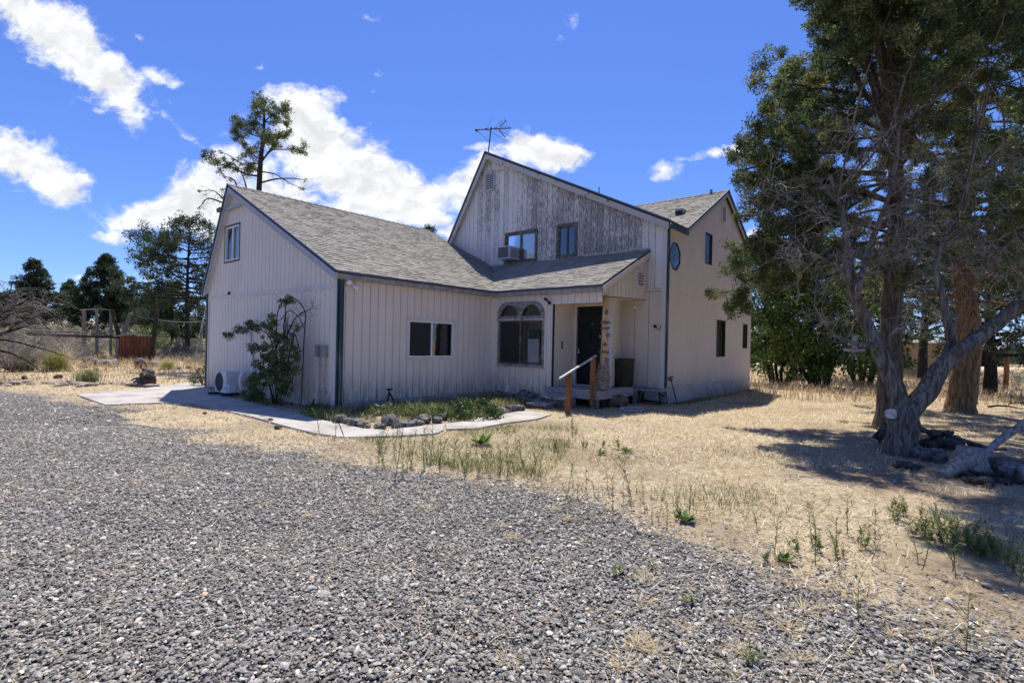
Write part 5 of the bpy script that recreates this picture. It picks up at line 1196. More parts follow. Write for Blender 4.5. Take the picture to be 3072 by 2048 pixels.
# ------------------------------------------------------------------ right yard junipers
# A: tall juniper behind the forked one
bA = G(2040, 985); T = Tree('juniper_tree', 'tall dense green juniper with a straight grey trunk standing right behind the forked dead juniper', 'tree', bA)
tr = [bA + vec(0, 0, -.1), bA + vec(0, 0, .3), bA + vec(.02, 0, 1.2), bA + vec(0, .03, 2.4), bA + vec(.06, 0, 4), bA + vec(.0, .1, 6), bA + vec(.1, .05, 8.2), bA + vec(.05, .1, 10.2)]
q = smooth(tr, 3); T.w.tube(q, list(np.interp(range(len(q)), [0, 3, 8, 14, 21], [.27, .22, .18, .12, .03])), 14, True, None, .09)
dA = float((bA - CAM) @ Fv)
LIMBS_A = [([(2035,460),(1960,432),(1880,430),(1800,440),(1745,455)], .05, .3, -1.2), ([(2035,230),(1960,215),(1900,205),(1830,195),(1770,200)], .045, .35, -1.3), ([(2030,265),(1980,205),(1945,130),(1920,60),(1890,10)], .06, .4, -.2),
 ([(2030,340),(1950,345),(1860,350),(1780,345),(1720,320)], .045, .3, -1.5), ([(2032,400),(1950,395),(1850,385),(1760,380),(1700,392)], .055, .35, -.5), ([(2034,520),(1940,500),(1850,500),(1780,500),(1740,475)], .05, .3, -.3),
 ([(2030,300),(1960,270),(1880,250),(1820,255),(1790,240)], .04, .3, .9), ([(2035,150),(1990,90),(1950,40),(1900,25)], .045, .3, .2), ([(2034,560),(1960,560),(1860,590),(1760,610),(1700,640)], .045, .35, .7),
 ([(2040,600),(1950,620),(1850,650),(1740,660),(1660,672)], .035, .45, .6), ([(2040,420),(1960,470),(1880,520),(1800,540),(1740,560)], .04, .3, -.9), ([(2035,90),(1960,40),(1900,-30)], .04, .2, -.4),
 ([(2034,540),(1920,585),(1820,605),(1740,600),(1690,590)], .035, .4, -.7),
 ([(2036,620),(1930,575),(1840,560),(1770,560)], .035, .3, .2)]
for pts, r0, t0, dep in LIMBS_A:
    n = len(pts); lim = [P(x, y, dA + dep * i / (n - 1)) for i, (x, y) in enumerate(pts)]
    lim = T.limb(lim, r0, .014, 6); T.dress(lim, t0, 13, .8, .145, .95, .02, .25, .009, 6)
def profA(zf): return float(np.interp(zf, [0, .15, .35, .55, .8, 1], [1.6, 2.5, 2.7, 2.3, 1.5, .4]))
auto_crown(T, bA + vec(.03, .05, 0), 10.4, 3.0, profA, 40, .145, 6.5, .75, .92, .04, .25, None, 5)
for dep, lat, z in ((6.6, 3.3, 6.8), (6.9, 3.9, 7.6), (6.4, 4.3, 6.7), (7., 4.8, 7.9), (6.3, 5.1, 6.6), (7.4, 3.6, 8.6), (6.8, 5.7, 7.), (7.2, 6.3, 8.2), (5.9, 3.6, 6.5), (7.8, 4.3, 7.2)):
    e_ = Fv * dep + Rv * lat + vec(0, 0, z); s_ = bA + vec(.05, .05, z * .75); md = s_ * .45 + e_ * .55 + vec(0, 0, .7); lim = T.limb([s_, md, e_], .05, .012, 6, 4); T.dress(lim, .5, 9, .8, .15, .9, .0, .2, .009, 5)
for k in range(44):
    z = 1.7 + .12 * k; a = rng.uniform(0, 6.28); T.bare(curve(bA + vec(0, 0, z), vec(math.cos(a), math.sin(a), .1), 1.5, 4, .02, .15), .2, 5, .7, 2, .02, .0, .008)
T.finish(M_bark, n=66, size=.066, asp=.3)
# B: forked dead juniper in front
bB = G(2068, 1042); dB = float((bB - CAM) @ Fv)
T = Tree('forked_juniper', 'grey forked juniper leaning left and right with a mass of bare dead twigs', 'tree', bB)
def pb(pts, dep): n = len(pts); return [P(x, y, dB + dep * i / max(1, n - 1)) for i, (x, y) in enumerate(pts)]
q = smooth(pb([(2068, 1050), (2072, 1000), (2074, 955), (2080, 930)], .0), 3); T.w.tube(q, list(np.interp(range(len(q)), [0, 3, 6, 9], [.24, .19, .20, .15])), 16, True, None, .10)
left = T.limb(pb([(2072, 960), (2062, 905), (2036, 845), (2000, 765), (1968, 690), (1950, 610), (1946, 560), (1932, 480), (1905, 400)], .5), .14, .02, 12, 4, .10)
right = T.limb(pb([(2078, 950), (2105, 925), (2135, 890), (2170, 835), (2225, 792), (2290, 742), (2352, 692), (2440, 640), (2520, 560)], -.3), .15, .06, 12, 4, .10)
mid = T.limb(pb([(1966, 690), (1992, 580), (2020, 510), (2050, 420), (2064, 320), (2062, 220)], .7), .045, .02, 8, 4, .1)
r2 = T.limb(pb([(2190, 818), (2180, 755), (2168, 690), (2150, 620), (2170, 540), (2230, 460)], .3), .07, .014, 9, 4, .1)
r3 = T.limb(pb([(2142, 880), (2165, 820), (2190, 760), (2200, 720)], -.1), .045, .02, 8, 4)
l2 = T.limb(pb([(2016, 792), (1970, 790), (1920, 770), (1890, 735), (1870, 700)], -.3), .045, .012, 8, 4)
l3 = T.limb(pb([(1955, 640), (1900, 600), (1850, 575), (1790, 565)], -.2), .018, .007, 6, 4); l4 = T.limb(pb([(1990, 590), (2080, 560), (2180, 570), (2300, 550)], .4), .018, .007, 6, 4)
l5 = T.limb(pb([(2025, 500), (2120, 440), (2220, 400), (2330, 350)], .4), .018, .007, 6, 4); l6 = T.limb(pb([(1938, 520), (1860, 480), (1780, 440), (1720, 430)], .3), .018, .007, 6, 4); l7 = T.limb(pb([(2058, 360), (1980, 310), (1900, 300)], .3), .016, .007, 6, 4)
for lb, t0, dn, L in ((left, .55, 11, .9), (mid, .1, 14, .85), (r2, .3, 12, .75), (l2, .3, 12, .5), (l3, .1, 18, .7), (l4, .05, 16, .7), (l5, .05, 14, .75), (l6, .1, 16, .7), (l7, .1, 12, .7), (right, .62, 10, .9), (r3, .5, 6, .4)):
    T.bare(lb, t0, dn * 1.6, L, 7, .035, .1, .0054, ((.20, .18, .165), (.29, .27, .25), (.14, .125, .11)))
for k in range(13):
    src_ = (left, mid, r2, right, l5)[k % 5]; p, d = along(src_, rng.uniform(.85, .99)); a = rng.uniform(0, 6.28); hh = rng.uniform(5.4, 8.6)
    e_ = vec(p[0], p[1], 0) + Rv * rng.uniform(-.5, 1.6) + Fv * rng.normal(-.1, .7) + vec(0, 0, hh); lim = T.limb([p, p * .65 + e_ * .35 + rng.normal(0, .25, 3), p * .3 + e_ * .7 + rng.normal(0, .25, 3), e_], .018, .007, 5, 3); T.dress(lim, .5, 9, .8, .15, .95, .02, .2, .008, 5)
mb = MB(); c = P(2047, 950, dB - .14); e = unit(-Fv * .75 - Rv * .65 + Uv * .1); T.w.tube([c, P(2066, 962, dB + .05)], [.072, .09], 14)
sx = unit(np.cross(e, Uv)); sy = np.cross(sx, e); mb.add([c + e * .02 + (.074 + .006 * math.sin(k * .8)) * (math.cos(k * pi / 14) * sx + math.sin(k * pi / 14) * sy) for k in range(28)], [tuple(range(28))]); mb.obj('sawn_stub_face', M_cut, T.t, tuple(-x for x in bB))
T.finish(M_barkg, n=60, size=.066, asp=.3)
# C: thick ochre trunk farther back
bC = G(2205, 945); T = Tree('juniper_tree', 'thick ochre trunked juniper with a dark crown, behind the forked tree on its open side', 'tree', bC); dC = float((bC - CAM) @ Fv)
pc = lambda pts, dep=0.: [P(x, y, dC + dep * i / (len(pts) - 1)) for i, (x, y) in enumerate(pts)]
for k in range(24):
    z = 1.9 + .12 * k; a = rng.uniform(0, 6.28); T.bare(curve(bC + vec(.1, .1, z), vec(math.cos(a), math.sin(a), .05), 2., 4, .03, .15), .2, 6, .7, 3, .03, .0, .007)
q = smooth(pc([(2204, 952), (2207, 930), (2212, 880), (2222, 800), (2222, 720), (2210, 600), (2215, 440), (2205, 280), (2215, 120)]), 3); T.w.tube(q, list(np.interp(range(len(q)), [0, 3, 9, 15, 24], [.36, .30, .27, .2, .05])), 14, True, None, .10)
auto_crown(T, bC + vec(.15, .1, 0), 11.5, 2.7, lambda z: float(np.interp(z, [0, .2, .5, .8, 1], [2.4, 3.4, 3.4, 2.4, .6])), 48, .17, 6, .9, .92, .045, .15, None, 5)
T.finish(M_barkr, n=60, size=.08, asp=.3)
# D: trunk at the frame edge
bD = G(2385, 985); T = Tree('juniper_tree', 'leaning juniper trunk cut by the picture edge beside the driftwood pile', 'tree', bD)
q = smooth([bD + vec(0, 0, -.1), bD + Rv * .05 + vec(0, 0, .3), bD + Rv * .3 + vec(0, 0, 1.3), bD + Rv * .5 + vec(0, 0, 3), bD + Rv * .6 + vec(0, 0, 6), bD + Rv * .6 + vec(0, 0, 9)], 3); T.w.tube(q, lin(.28, .05, len(q)), 12, True, None, .1)
auto_crown(T, bD + Rv * .55, 9.5, 3.4, lambda z: float(np.interp(z, [0, .3, .7, 1], [2., 2.8, 2.2, .6])), 38, .16, 6, .85, .88, .04, .2, None, 5)
for k in range(14):
    z = 2.2 + .15 * k; a = rng.uniform(1.5, 4.5); T.bare(curve(bD + Rv * .4 + vec(0, 0, z), vec(math.cos(a), math.sin(a), .1), 1.6, 4, .02, .15), .2, 6, .6, 3, .02, .0, .008)
T.finish(M_bark, n=40, size=.058)
# background junipers on the right
def jun(dx, dy, dep, H, R, z0, label, group, nl=40, tuft=.22, cols=JUNB, size=.1, n=30, live=.95, prof=None, rise=.3, L=.9, dens=3.5, trunk_r=None, bark=M_barkd, name='juniper_tree', fill=4):
    b = G(dx, dy) if dep is None else P(dx, dy, dep); b[2] = float(gz(b[0], b[1])) * .9; H = H - b[2]
    T = Tree(name, label, 'tree', b, group); r = trunk_r or H * .025
    T.w.tube(smooth([b + vec(0, 0, -.2), b + vec(0, 0, H * .15), b + vec(rng.normal(0, .15), rng.normal(0, .15), H * .5), b + vec(0, 0, H * .97)], 3), lin(r, .03, 10), 9)
    auto_crown(T, b, H, z0, prof or (lambda z: R * float(np.interp(z, [0, .12, .5, .8, 1], [.8, 1., .62, .28, .04]))), nl, tuft, dens, L, live, r * .35, rise, None, fill)
    T.finish(bark, n=n, size=size, cols=cols); return T
jun(2275, 850, 19, 9.5, 3.2, 1.3, 'dark juniper in deep shade behind the ochre trunk', None, 50, .24, size=.1, bark=M_barkd)
jun(2120, 800, 27, 11, 3.4, 2.4, 'juniper crown rising behind the tan shed wall', None, 46, .26, size=.12)
jun(2460, 850, 17, 10, 3.6, 2.2, 'juniper past the picture edge whose boughs reach in beyond the iron post', None, 50, .22, size=.1)
# broad-leaved thicket behind the house corner
LEAFY = [(.048, .088, .016), (.065, .115, .022), (.085, .13, .024), (.034, .066, .014), (.115, .15, .032)]
def thicket(dx, dep, H, R, label, seed, ncl=260):
    b = P(dx, 780, dep); b[2] = 0; T = Tree('leafy_tree', label, 'tree', b, 'leafy trees behind the house')
    for k in range(7):
        a = k * .9; st = curve(b + vec(.25 * math.cos(a), .25 * math.sin(a), -.1), vec(.35 * math.cos(a), .35 * math.sin(a), 1), H * .75, 6, 0, .12); T.w.tube(st, lin(.07, .02, 7), 6)
    for k in range(ncl):
        zf = rng.random() ** .8; a = rng.uniform(0, 6.283); rr = R * math.sqrt(rng.random()) * float(np.interp(zf, [0, .25, .6, 1], [.8, 1, .9, .35]))
        T.cen.append(b + vec(rr * math.cos(a), rr * math.sin(a), .35 + zf * (H - .35))); T.rad.append(rng.uniform(.25, .48))
    return T.finish(M_barkd, M_leafy, 60, .12, LEAFY, .7, up=.1)
thicket(1790, 22, 5.2, 1.9, 'bright green leafy tree just past the house side wall', 1)
thicket(1885, 21, 6.0, 2.0, 'middle dark green leafy tree between the house and the big juniper', 2)
thicket(1985, 23, 4.9, 2.0, 'leafy tree in shade right behind the big juniper trunk', 3)
thicket(1840, 28, 7.4, 2.4, 'taller leafy tree rising behind the two nearer leafy trees', 4, 300)

# ------------------------------------------------------------------ behind the wing: tall sparse juniper
bE = P(595, 790, 25.); bE[2] = 0; T = Tree('tall_juniper', 'tall sparse juniper with bare limbs sticking up behind the wing roof ridge', 'tree', bE)
ze = lambda a, b, d=0.: P((560 + a * .2551) / K, (260 + b * .2551) / K, 25 + d)
q = smooth([bE, ze(845, 1500), ze(850, 1230), ze(868, 900), ze(900, 600), ze(912, 350), ze(895, 170)], 3); T.w.tube(q, list(np.interp(range(len(q)), [0, 6, 12, 18], [.20, .13, .085, .02])), 12, True, None, .08)
EL = [([(840,1050),(700,1030),(560,960),(420,920),(280,830),(200,800)], 1, .35, .05), ([(860,900),(660,910),(520,820),(400,770)], .45, .4, .035), ([(860,860),(690,720),(620,600),(560,480),(540,390)], .9, .3, .035), ([(890,600),(760,560),(650,500),(570,480)], 1, .3, .03), ([(890,870),(1000,720),(1070,620),(1150,570),(1195,545)], 1, .35, .045),
 ([(900,850),(1000,750),(1130,740),(1290,735),(1385,720)], 1, .62, .04), ([(870,1130),(1060,1085),(1250,1080),(1395,1100)], .12, .2, .045), ([(880,1000),(1040,1030),(1170,1110),(1345,1195)], .25, .4, .035), ([(910,430),(1000,330),(1120,300),(1225,280)], 1, .2, .035), ([(905,300),(870,250),(860,220)], 1, .1, .02), ([(905,450),(800,430),(740,400)], 1, .2, .025), ([(895,480),(820,380),(790,300)], 1, .3, .025), ([(908,420),(1060,420),(1180,440)], 1, .3, .025),
 ([(900,640),(980,600),(1050,560)], 1, .1, .02), ([(885,760),(780,780),(690,790)], .9, .3, .025), ([(870,980),(740,960),(690,960)], 1, .3, .025), ([(890,700),(950,640),(960,560)], 1, .2, .02), ([(912,250),(930,200),(900,150)], 1, .0, .02)]
for pts, live, t0, r in EL:
    d1 = rng.uniform(-1.5, 1.5); lim = T.limb([ze(a, b, d1 * i / (len(pts) - 1)) for i, (a, b) in enumerate(pts)], r, .012, 6)
    if live > .5: T.dress(lim, t0, 7.5, .6, .19, live, .02, .15, .009, 4)
    else: T.dress(lim, t0, 2.0, .5, .13, live, .05, -.1, .009, 1)
    T.bare(lim, .2, 3.5, .6, 3, .09, -.25, .009, ((.10, .085, .075), (.14, .12, .11)))
for pts in ([(720,1260),(700,1180),(660,1050),(600,960)], [(500,1440),(470,1370),(380,1270),(300,1220),(150,1230)], [(480,1390),(300,1320),(220,1330),(150,1430)], [(620,1300),(520,1200),(420,1210)], [(640,1330),(560,1100),(440,1060)]):
    lim = T.limb([ze(a, b, .4) for a, b in pts], .05, .012, 6); T.bare(lim, .1, 6, .7, 4, .06, -.1, .010, ((.11, .095, .085), (.16, .14, .13))); T.dress(lim, .3, 1.5, .4, .1, .5, .03, .1, .008, 1)
T.limb([bE + Rv * -1.0, ze(700, 1500), ze(720, 1260)], .10, .04, 8); T.limb([ze(845, 1500), ze(560, 1500), ze(500, 1440)], .09, .05, 8)
T.finish(M_barkd, n=36, size=.085, cols=JUN)
# ------------------------------------------------------------------ left trees
def profR(R): return lambda z: R * float(np.interp(z, [0, .2, .55, .85, 1], [.8, 1., .95, .6, .15]))
jun(430, 800, 33, 8.6, 3.6, 3.3, 'broad rounded juniper with separate leaf clumps left of the wing gable', None, 44, .36, JUNB, .13, 50, .97, profR(3.7), .2, 1.1, 2.3, fill=3)
jun(395, 800, 38, 5.4, 3.2, .6, 'low dark juniper below the broad rounded one', None, 44, .36, JUNB, .14, 30)
jun(240, 800, 48, 8.6, 3.4, .6, 'big pyramid shaped juniper behind the wire pen', None, 96, .28, JUNB, .16, 30, rise=.5)
jun(75, 800, 46, 7.8, 2.6, .6, 'narrower pyramid shaped juniper behind the bare bushes at the left edge', None, 84, .26, JUNB, .15, 30, rise=.55)
jun(158, 800, 52, 6.6, 1.9, .6, 'slim pointed young juniper between the two pyramid shaped ones', None, 60, .25, [(.04, .075, .03), (.052, .092, .038)], .15, 28, rise=.5)
jun(345, 800, 60, 6.0, 3.4, .5, 'small far juniper beside the leaning dark fence post', None, 40, .45, JUNB, .22, 28)
jun(980, 800, 34, 8.9, 1.6, 5.5, 'small juniper top just showing above the wing ridge', None, 18, .26, JUNB, .12, 30)
jun(10, 800, 55, 5.4, 2.8, .5, 'far juniper cut by the left picture edge', None, 40, .45, JUNB, .22, 28)
proto = jun(290, 800, 75, 4.6, 3.4, .3, 'dark juniper in the far tree line beyond the dry field', 'far tree line', 36, .55, JUNB, .28, 24)
for i, (dx, dep, sc) in enumerate(((-120, 70, 1.1), (-30, 80, 1.), (330, 90, .9), (420, 80, .9), (2330, 70, .8), (2420, 60, 1.1), (2230, 60, 1.), (2080, 55, 1.2), (1960, 60, 1.2), (1840, 58, 1.3), (1740, 60, 1.2))):
    c = copy_tree(proto.t); p = P(dx, 780, dep); c.location = (p[0], p[1], float(gz(p[0], p[1])) * .9); c.rotation_euler = (0, 0, i * 1.3); c.scale = (sc, sc, sc * .62 * (1 + .25 * math.sin(i * 2.1)) * (1.5 if dx > 1000 else 1))
# bare tree at the left edge
bL = P(-45, 800, 17); bL[2] = 0; T = Tree('bare_tree', 'leafless grey tree reaching in at the left picture edge', 'tree', bL)
T.w.tube([bL, bL + vec(0, 0, .9), bL + vec(.1, 0, 1.8)], [.14, .12, .10], 9)
GB = ((.17, .15, .14), (.24, .22, .20), (.12, .105, .10))
for k in range(22):
    a = rng.uniform(-.9, .9); dr = Rv * rng.uniform(-.2, 1) + Fv * math.sin(a) * .8 + vec(0, 0, rng.uniform(-.1, 1.3)); lim = curve(bL + vec(0, 0, rng.uniform(.7, 1.8)), dr, rng.uniform(1.4, 2.7), 8, .06, .12)
    T.w.tube(lim, lin(.045, .008, 9), 5); T.bare(lim, .15, 7, .9, 4, .05, .15, .008, GB, .18)
T.finish(M_barkd)
# bare brush
def brush(dx, dep, H, R, label, group, n=26, leafy=None):
    b = P(dx, 790, dep); b[2] = float(gz(b[0], b[1])) * .95; T = Tree('bare_shrub', label, 'shrub', b, group)
    for k in range(n):
        a = rng.uniform(0, 6.28); lim = curve(b, vec(math.cos(a) * R / H, math.sin(a) * R / H, 1), H * rng.uniform(.6, 1.1), 6, .05, .15); T.tw.tube(lim, lin(.016, .004, 7), 3, False, GB[k % 3]); T.bare(lim, .2, 6, .5 * H, 3, .03, .1, .006, GB, .22)
    return T.finish(M_barkd, wood_name='stem', twig_name='stem')
brush(25, 20, 2.2, 2., 'tangled leafless shrub nearest the left picture edge', None, 32); brush(95, 24, 1.9, 1.9, 'leafless shrub behind the low rail fence, beside the yellow green tuft', None, 26); brush(165, 27, 1.7, 1.8, 'leafless shrub behind the low rail fence, next to the wire pen', None, 24); brush(-60, 19, 2.2, 2., 'leafless shrub past the left picture edge', None, 24)
# sagebrush, green bush, tufts
def clump(name, label, cat, loc, R, H, cols, n=60, size=.07, per=26, group=None, m=M_leaf, asp=.35, up=.8):
    b = np.array([loc[0], loc[1], float(gz(loc[0], loc[1]))]); T = Tree(name, label, cat, b, group)
    for k in range(n):
        a = rng.uniform(0, 6.28); rr = R * math.sqrt(rng.random()); z = H * rng.uniform(.15, 1) * math.sqrt(max(.1, 1 - (rr / R) ** 2)); T.cen.append(b + vec(rr * math.cos(a), rr * math.sin(a), z)); T.rad.append(rng.uniform(.12, .22) * max(R, .5))
    for k in range(10): a = k * .63; T.tw.tube(curve(b, vec(math.cos(a) * R, math.sin(a) * R, H), .8 * H, 3, 0, .15), [.015, .012, .008, .004], 3, False, (.12, .10, .08))
    return T.finish(M_barkd, m, per, size, cols, asp, twig_name='stem', up=up)
SAGE = [(.20, .21, .17), (.25, .26, .21), (.16, .17, .13), (.30, .29, .22)]
sg = clump('sagebrush', 'grey green sagebrush scattered through the dry field behind the fence', 'shrub', P(430, 790, 33)[:2], 1.0, .9, SAGE, 60, .11, 22, 'sagebrush in the field')
k = 0
for dx, dep, sc in ((30,30,1.),(80,33,1.2),(120,38,1.2),(160,34,1.),(205,36,1.1),(250,40,1.3),(200,30,.9),(140,28,.8),(285,42,1.1),(395,36,1.2),(450,30,1.),(470,36,1.2),(380,44,1.4),(430,40,1.2),(60,44,1.5),(-20,36,1.4),(310,48,1.6),(220,46,1.5),(465,27,.7),(2250,24,.8),(2330,28,.9),(2400,24,1.),(110,44,1.5),(170,42,1.4),(265,46,1.5),(230,34,1.),(345,50,1.6),(400,46,1.4),(75,27,.8),(180,29,.8),(270,36,1.1),(365,31,.9),(415,33,1.),(440,46,1.5),(150,50,1.6),(20,40,1.4)):
    c = copy_tree(sg); p = P(dx, 780, dep); c.location = (p[0], p[1], float(gz(p[0], p[1])) * .97); c.rotation_euler = (0, 0, k * 1.7); c.scale = (sc, sc, sc * (.85 + .3 * ((k * 7) % 5) / 5)); k += 1
clump('green_bush', 'bright green rounded bush behind the rusty panel', 'shrub', P(330, 790, 34)[:2], 1.7, 1.9, [(.07, .12, .03), (.10, .16, .04), (.13, .18, .06)], 90, .12, 30)
clump('grey_green_shrub', 'low blue green shrub hugging the left foot of the wing gable', 'shrub', onY(466, 880, 5.95)[:2], .35, .75, [(.06, .08, .03), (.08, .10, .04)], 40, .06, 24)
def tuft(label, loc, R, H, cols, n=420, name='grass_tuft', group=None, w=.012, m=M_grass):
    b = np.array([loc[0], loc[1], 0.]); t = thing(name, label, 'grass tuft', tuple(b), 0, group)
    xy = rng.normal(0, R * .35, (n, 2)); V, F_, C = blades('', xy, H * rng.uniform(.5, 1.1, n), np.full(n, w), np.abs(rng.normal(0, .38, n)), pal(n, cols)); link('blades', np_mesh('blades', V, F_, m, C), t); return t
YG = [(.26, .27, .05), (.33, .33, .08), (.20, .22, .05), (.42, .38, .15)]
tuft('bright yellow green grass tuft with a pale plume before the low rail fence', G(126, 852), .42, 1.0, YG, 600)
tuft('olive grass tuft with dark stems at the left edge of the field', G(50, 852), .6, .9, [(.16, .16, .06), (.24, .22, .09), (.12, .11, .06)], 500)
tuft('small green grass tuft at the front of the rock pile', G(200, 880), .42, .55, [(.20, .23, .08), (.28, .29, .12), (.16, .18, .07)], 420)
tuft('low green grass tuft in the dry grass between panel and house', G(385, 848), .4, .5, [(.20, .24, .05), (.27, .29, .09)], 300)
c = G(126, 852); T_ = tuft('pale dry plume standing behind the yellow green tuft', c + Fv * .6, .15, 1.5, [(.6, .5, .34), (.68, .6, .44)], 90, 'dry_plume')
# ------------------------------------------------------------------ fence, pen and panel on the left
def poleT(name, label, cat, pts, r, m, group=None, n=8):
    t = thing(name, label, cat, tuple(float(x) for x in pts[0]), 0, group); mb = MB(); mb.tube(pts, r, n, wob=.06); mb.obj('post' if 'post' in name else 'rail', m, t, tuple(-x for x in t.location)); return t
D1 = 30.
zf = lambda a, b, d=D1: P(a * .2721 / K, (880 + b * .2721) / K, d)
t = lo('wire_pen', 'open pen frame of grey posts and rails behind the low rail fence', 'pen', zf(1070, 640, 31) * (1, 1, 0))
mb = MB(); e = zf(920, 590, 31); e[2] = 0; mb.bar(zf(920, 185, 31), e, .10, .12); tp(t, mb, 'post', M_oldwood)
mb = MB(); e = zf(1070, 620, 30); e[2] = 0; mb.bar(zf(1066, 178, 30), e, .12, .10); tp(t, mb, 'post', M_oldwood)
mb = MB(); e = zf(1222, 620, 31); e[2] = 0; mb.bar(zf(1222, 180, 31), e, .11, .09); tp(t, mb, 'post', M_oldwood)
mb = MB(); e = zf(942, 560, 33); e[2] = 0; mb.bar(zf(940, 195, 33), e, .06, .08); tp(t, mb, 'post', M_oldwood)
mb = MB(); mb.bar(zf(895, 182, 31), zf(1070, 170, 30), .08, .07); mb.bar(zf(1066, 170, 30), zf(1235, 182, 31), .08, .07); tp(t, mb, 'top_rail', M_oldwoodx)
mb = MB(); mb.bar(zf(940, 425, 31), zf(1070, 432, 30), .07, .06); mb.bar(zf(1070, 448, 30), zf(1240, 450, 31), .06, .05); mb.bar(zf(1085, 425, 30), zf(1175, 447, 31), .07, .06); tp(t, mb, 'middle_rail', M_oldwoodx)
poleT('fence_post', 'dark thick post leaning left against the rusty panel', 'post', [zf(1300, 770, 27.5) * (1, 1, 0), zf(1305, 440, 27.5), zf(1235, 180, 27.5)], [.12, .11, .09], M_barkd)
poleT('fence_post', 'light brown post leaning right behind the rusty panel', 'post', [zf(1365, 600, 32) * (1, 1, 0), zf(1372, 420, 32), zf(1440, 215, 32)], [.13, .12, .10], M_oldwood)
poleT('fence_post', 'tall dark straight post at the house end of the rusty panel', 'post', [zf(1680, 770, 27.8) * (1, 1, 0), zf(1695, 500, 27.8), zf(1730, 185, 27.8)], [.10, .105, .12], M_barkd)
poleT('fence_post', 'dark post half hidden in the leafless brush near the left edge', 'post', [zf(135, 650, 27) * (1, 1, 0), zf(125, 180, 27)], [.14, .12], M_oldwood)
poleT('fence_rail', 'upper grey pole of the low rail fence running to the pen', 'rail', [zf(150, 402, 28), zf(500, 415, 28.5), zf(930, 428, 29)], .055, M_oldwoodx)
poleT('fence_rail', 'lower dark pole of the low rail fence running to the leaning post', 'rail', [zf(300, 442, 27.4), zf(700, 465, 27.4), zf(1310, 480, 27.4)], .075, M_barkd)
poleT('fence_rail', 'arched dead branch over the low rail fence', 'branch', [zf(150, 395, 27), zf(280, 345, 27), zf(400, 330, 27), zf(490, 350, 27), zf(560, 405, 27)], .03, M_barkd)
# rusty corrugated panel
pa, pb_ = G(273, 834), G(352, 834); pb_ = pb_ * 1.; L = np.linalg.norm(pb_ - pa); dx_ = (pb_ - pa) / L; nrm = np.cross(dx_, Uv)
t = lo('rusty_panel', 'rusty corrugated iron panel standing between two fence posts', 'metal panel', (pa + pb_) / 2)
mb = MB(); k = 96; Hp = 1.42; vs = []
for i in range(k + 1):
    p = pa + dx_ * L * i / k + nrm * .035 * math.sin(i / k * 2 * pi * 11); vs += [p + vec(0, 0, .03), p + vec(0, 0, Hp + .05 * math.sin(i * .05))]
vs2 = [v - nrm * .012 for v in vs]
mb.add(vs, [(2 * i, 2 * i + 2, 2 * i + 3, 2 * i + 1) for i in range(k)]); mb.add(vs2, [(2 * i, 2 * i + 1, 2 * i + 3, 2 * i + 2) for i in range(k)]); tp(t, mb, 'sheet', M_rust, True)
mb = MB(); mb.bar(pa - dx_ * .25 + vec(0, 0, Hp - .02), pa + dx_ * L * .35 + vec(0, 0, Hp + .16), .10, .05); mb.bar(pa + dx_ * L * .3 + vec(0, 0, Hp + .17), pb_ + vec(0, 0, Hp + .03), .09, .04); tp(t, mb, 'top_board', M_galv)
mb = MB(); mb.bar(pa - dx_ * .08, pa - dx_ * .1 + vec(0, 0, 1.3), .14, .12); tp(t, mb, 'post', M_oldwood)
# guy wire and stake near the house
t = lo('wire', 'thin sagging pale wire strung from the dark posts towards the house', 'wire', zf(1730, 300, 28)); mb = MB(); mb.tube([zf(1440, 225, 32), zf(1580, 265, 30), zf(1730, 290, 28), zf(1900, 310, 27), zf(2060, 318, 26), zf(2230, 308, 25), zf(2290, 330, 24)], .009, 5); tp(t, mb, 'strand', M_rail)
t = lo('metal_stake', 'thin leaning grey rod in the dry grass next to the wing gable', 'rod', zf(2140, 740, 24) * (1, 1, 0)); mb = MB(); mb.tube([zf(2140, 745, 24) * (1, 1, 0) + vec(0, 0, 0), zf(2185, 520, 24), zf(2240, 290, 24), zf(2275, 120, 24)], .018, 5); mb.tube([zf(2225, 560, 24), zf(2232, 310, 24)], .016, 5); tp(t, mb, 'rod', M_galv)

# ------------------------------------------------------------------ climbing bush on the gable wall
YB = 5.60
zb_ = lambda a, b, d=0.: onY((640 + a * .2551) / K, (860 + b * .2551) / K, YB - d)
bT = zb_(740, 1400) * (1, 1, 0); t = lo('garden_arch', 'thin black hoop trellis standing against the gable wall', 'trellis', bT)
mb = MB(); mb.tube(smooth([zb_(1030, 1410), zb_(1050, 1000), zb_(1070, 550), zb_(1085, 330), zb_(1040, 220), zb_(960, 140), zb_(880, 120), zb_(800, 200), zb_(755, 310), zb_(745, 500), zb_(740, 900), zb_(735, 1390)], 3), .013, 6); tp(t, mb, 'hoop', M_black)
mb = MB()
for pts in ([(1060,740),(1010,760)], [(1045,950),(990,1000)], [(1075,420),(1000,500),(900,560)], [(790,390),(840,330),(900,280),(1000,350),(1060,480)], [(1075,300),(990,340),(920,450),(880,560)]): mb.tube(smooth([zb_(*p, .02) for p in pts], 3), .010, 5)
tp(t, mb, 'brace', M_black)
T = Tree('climbing_bush', 'overgrown green climbing bush with long arching shoots on the gable wall', 'bush', bT)
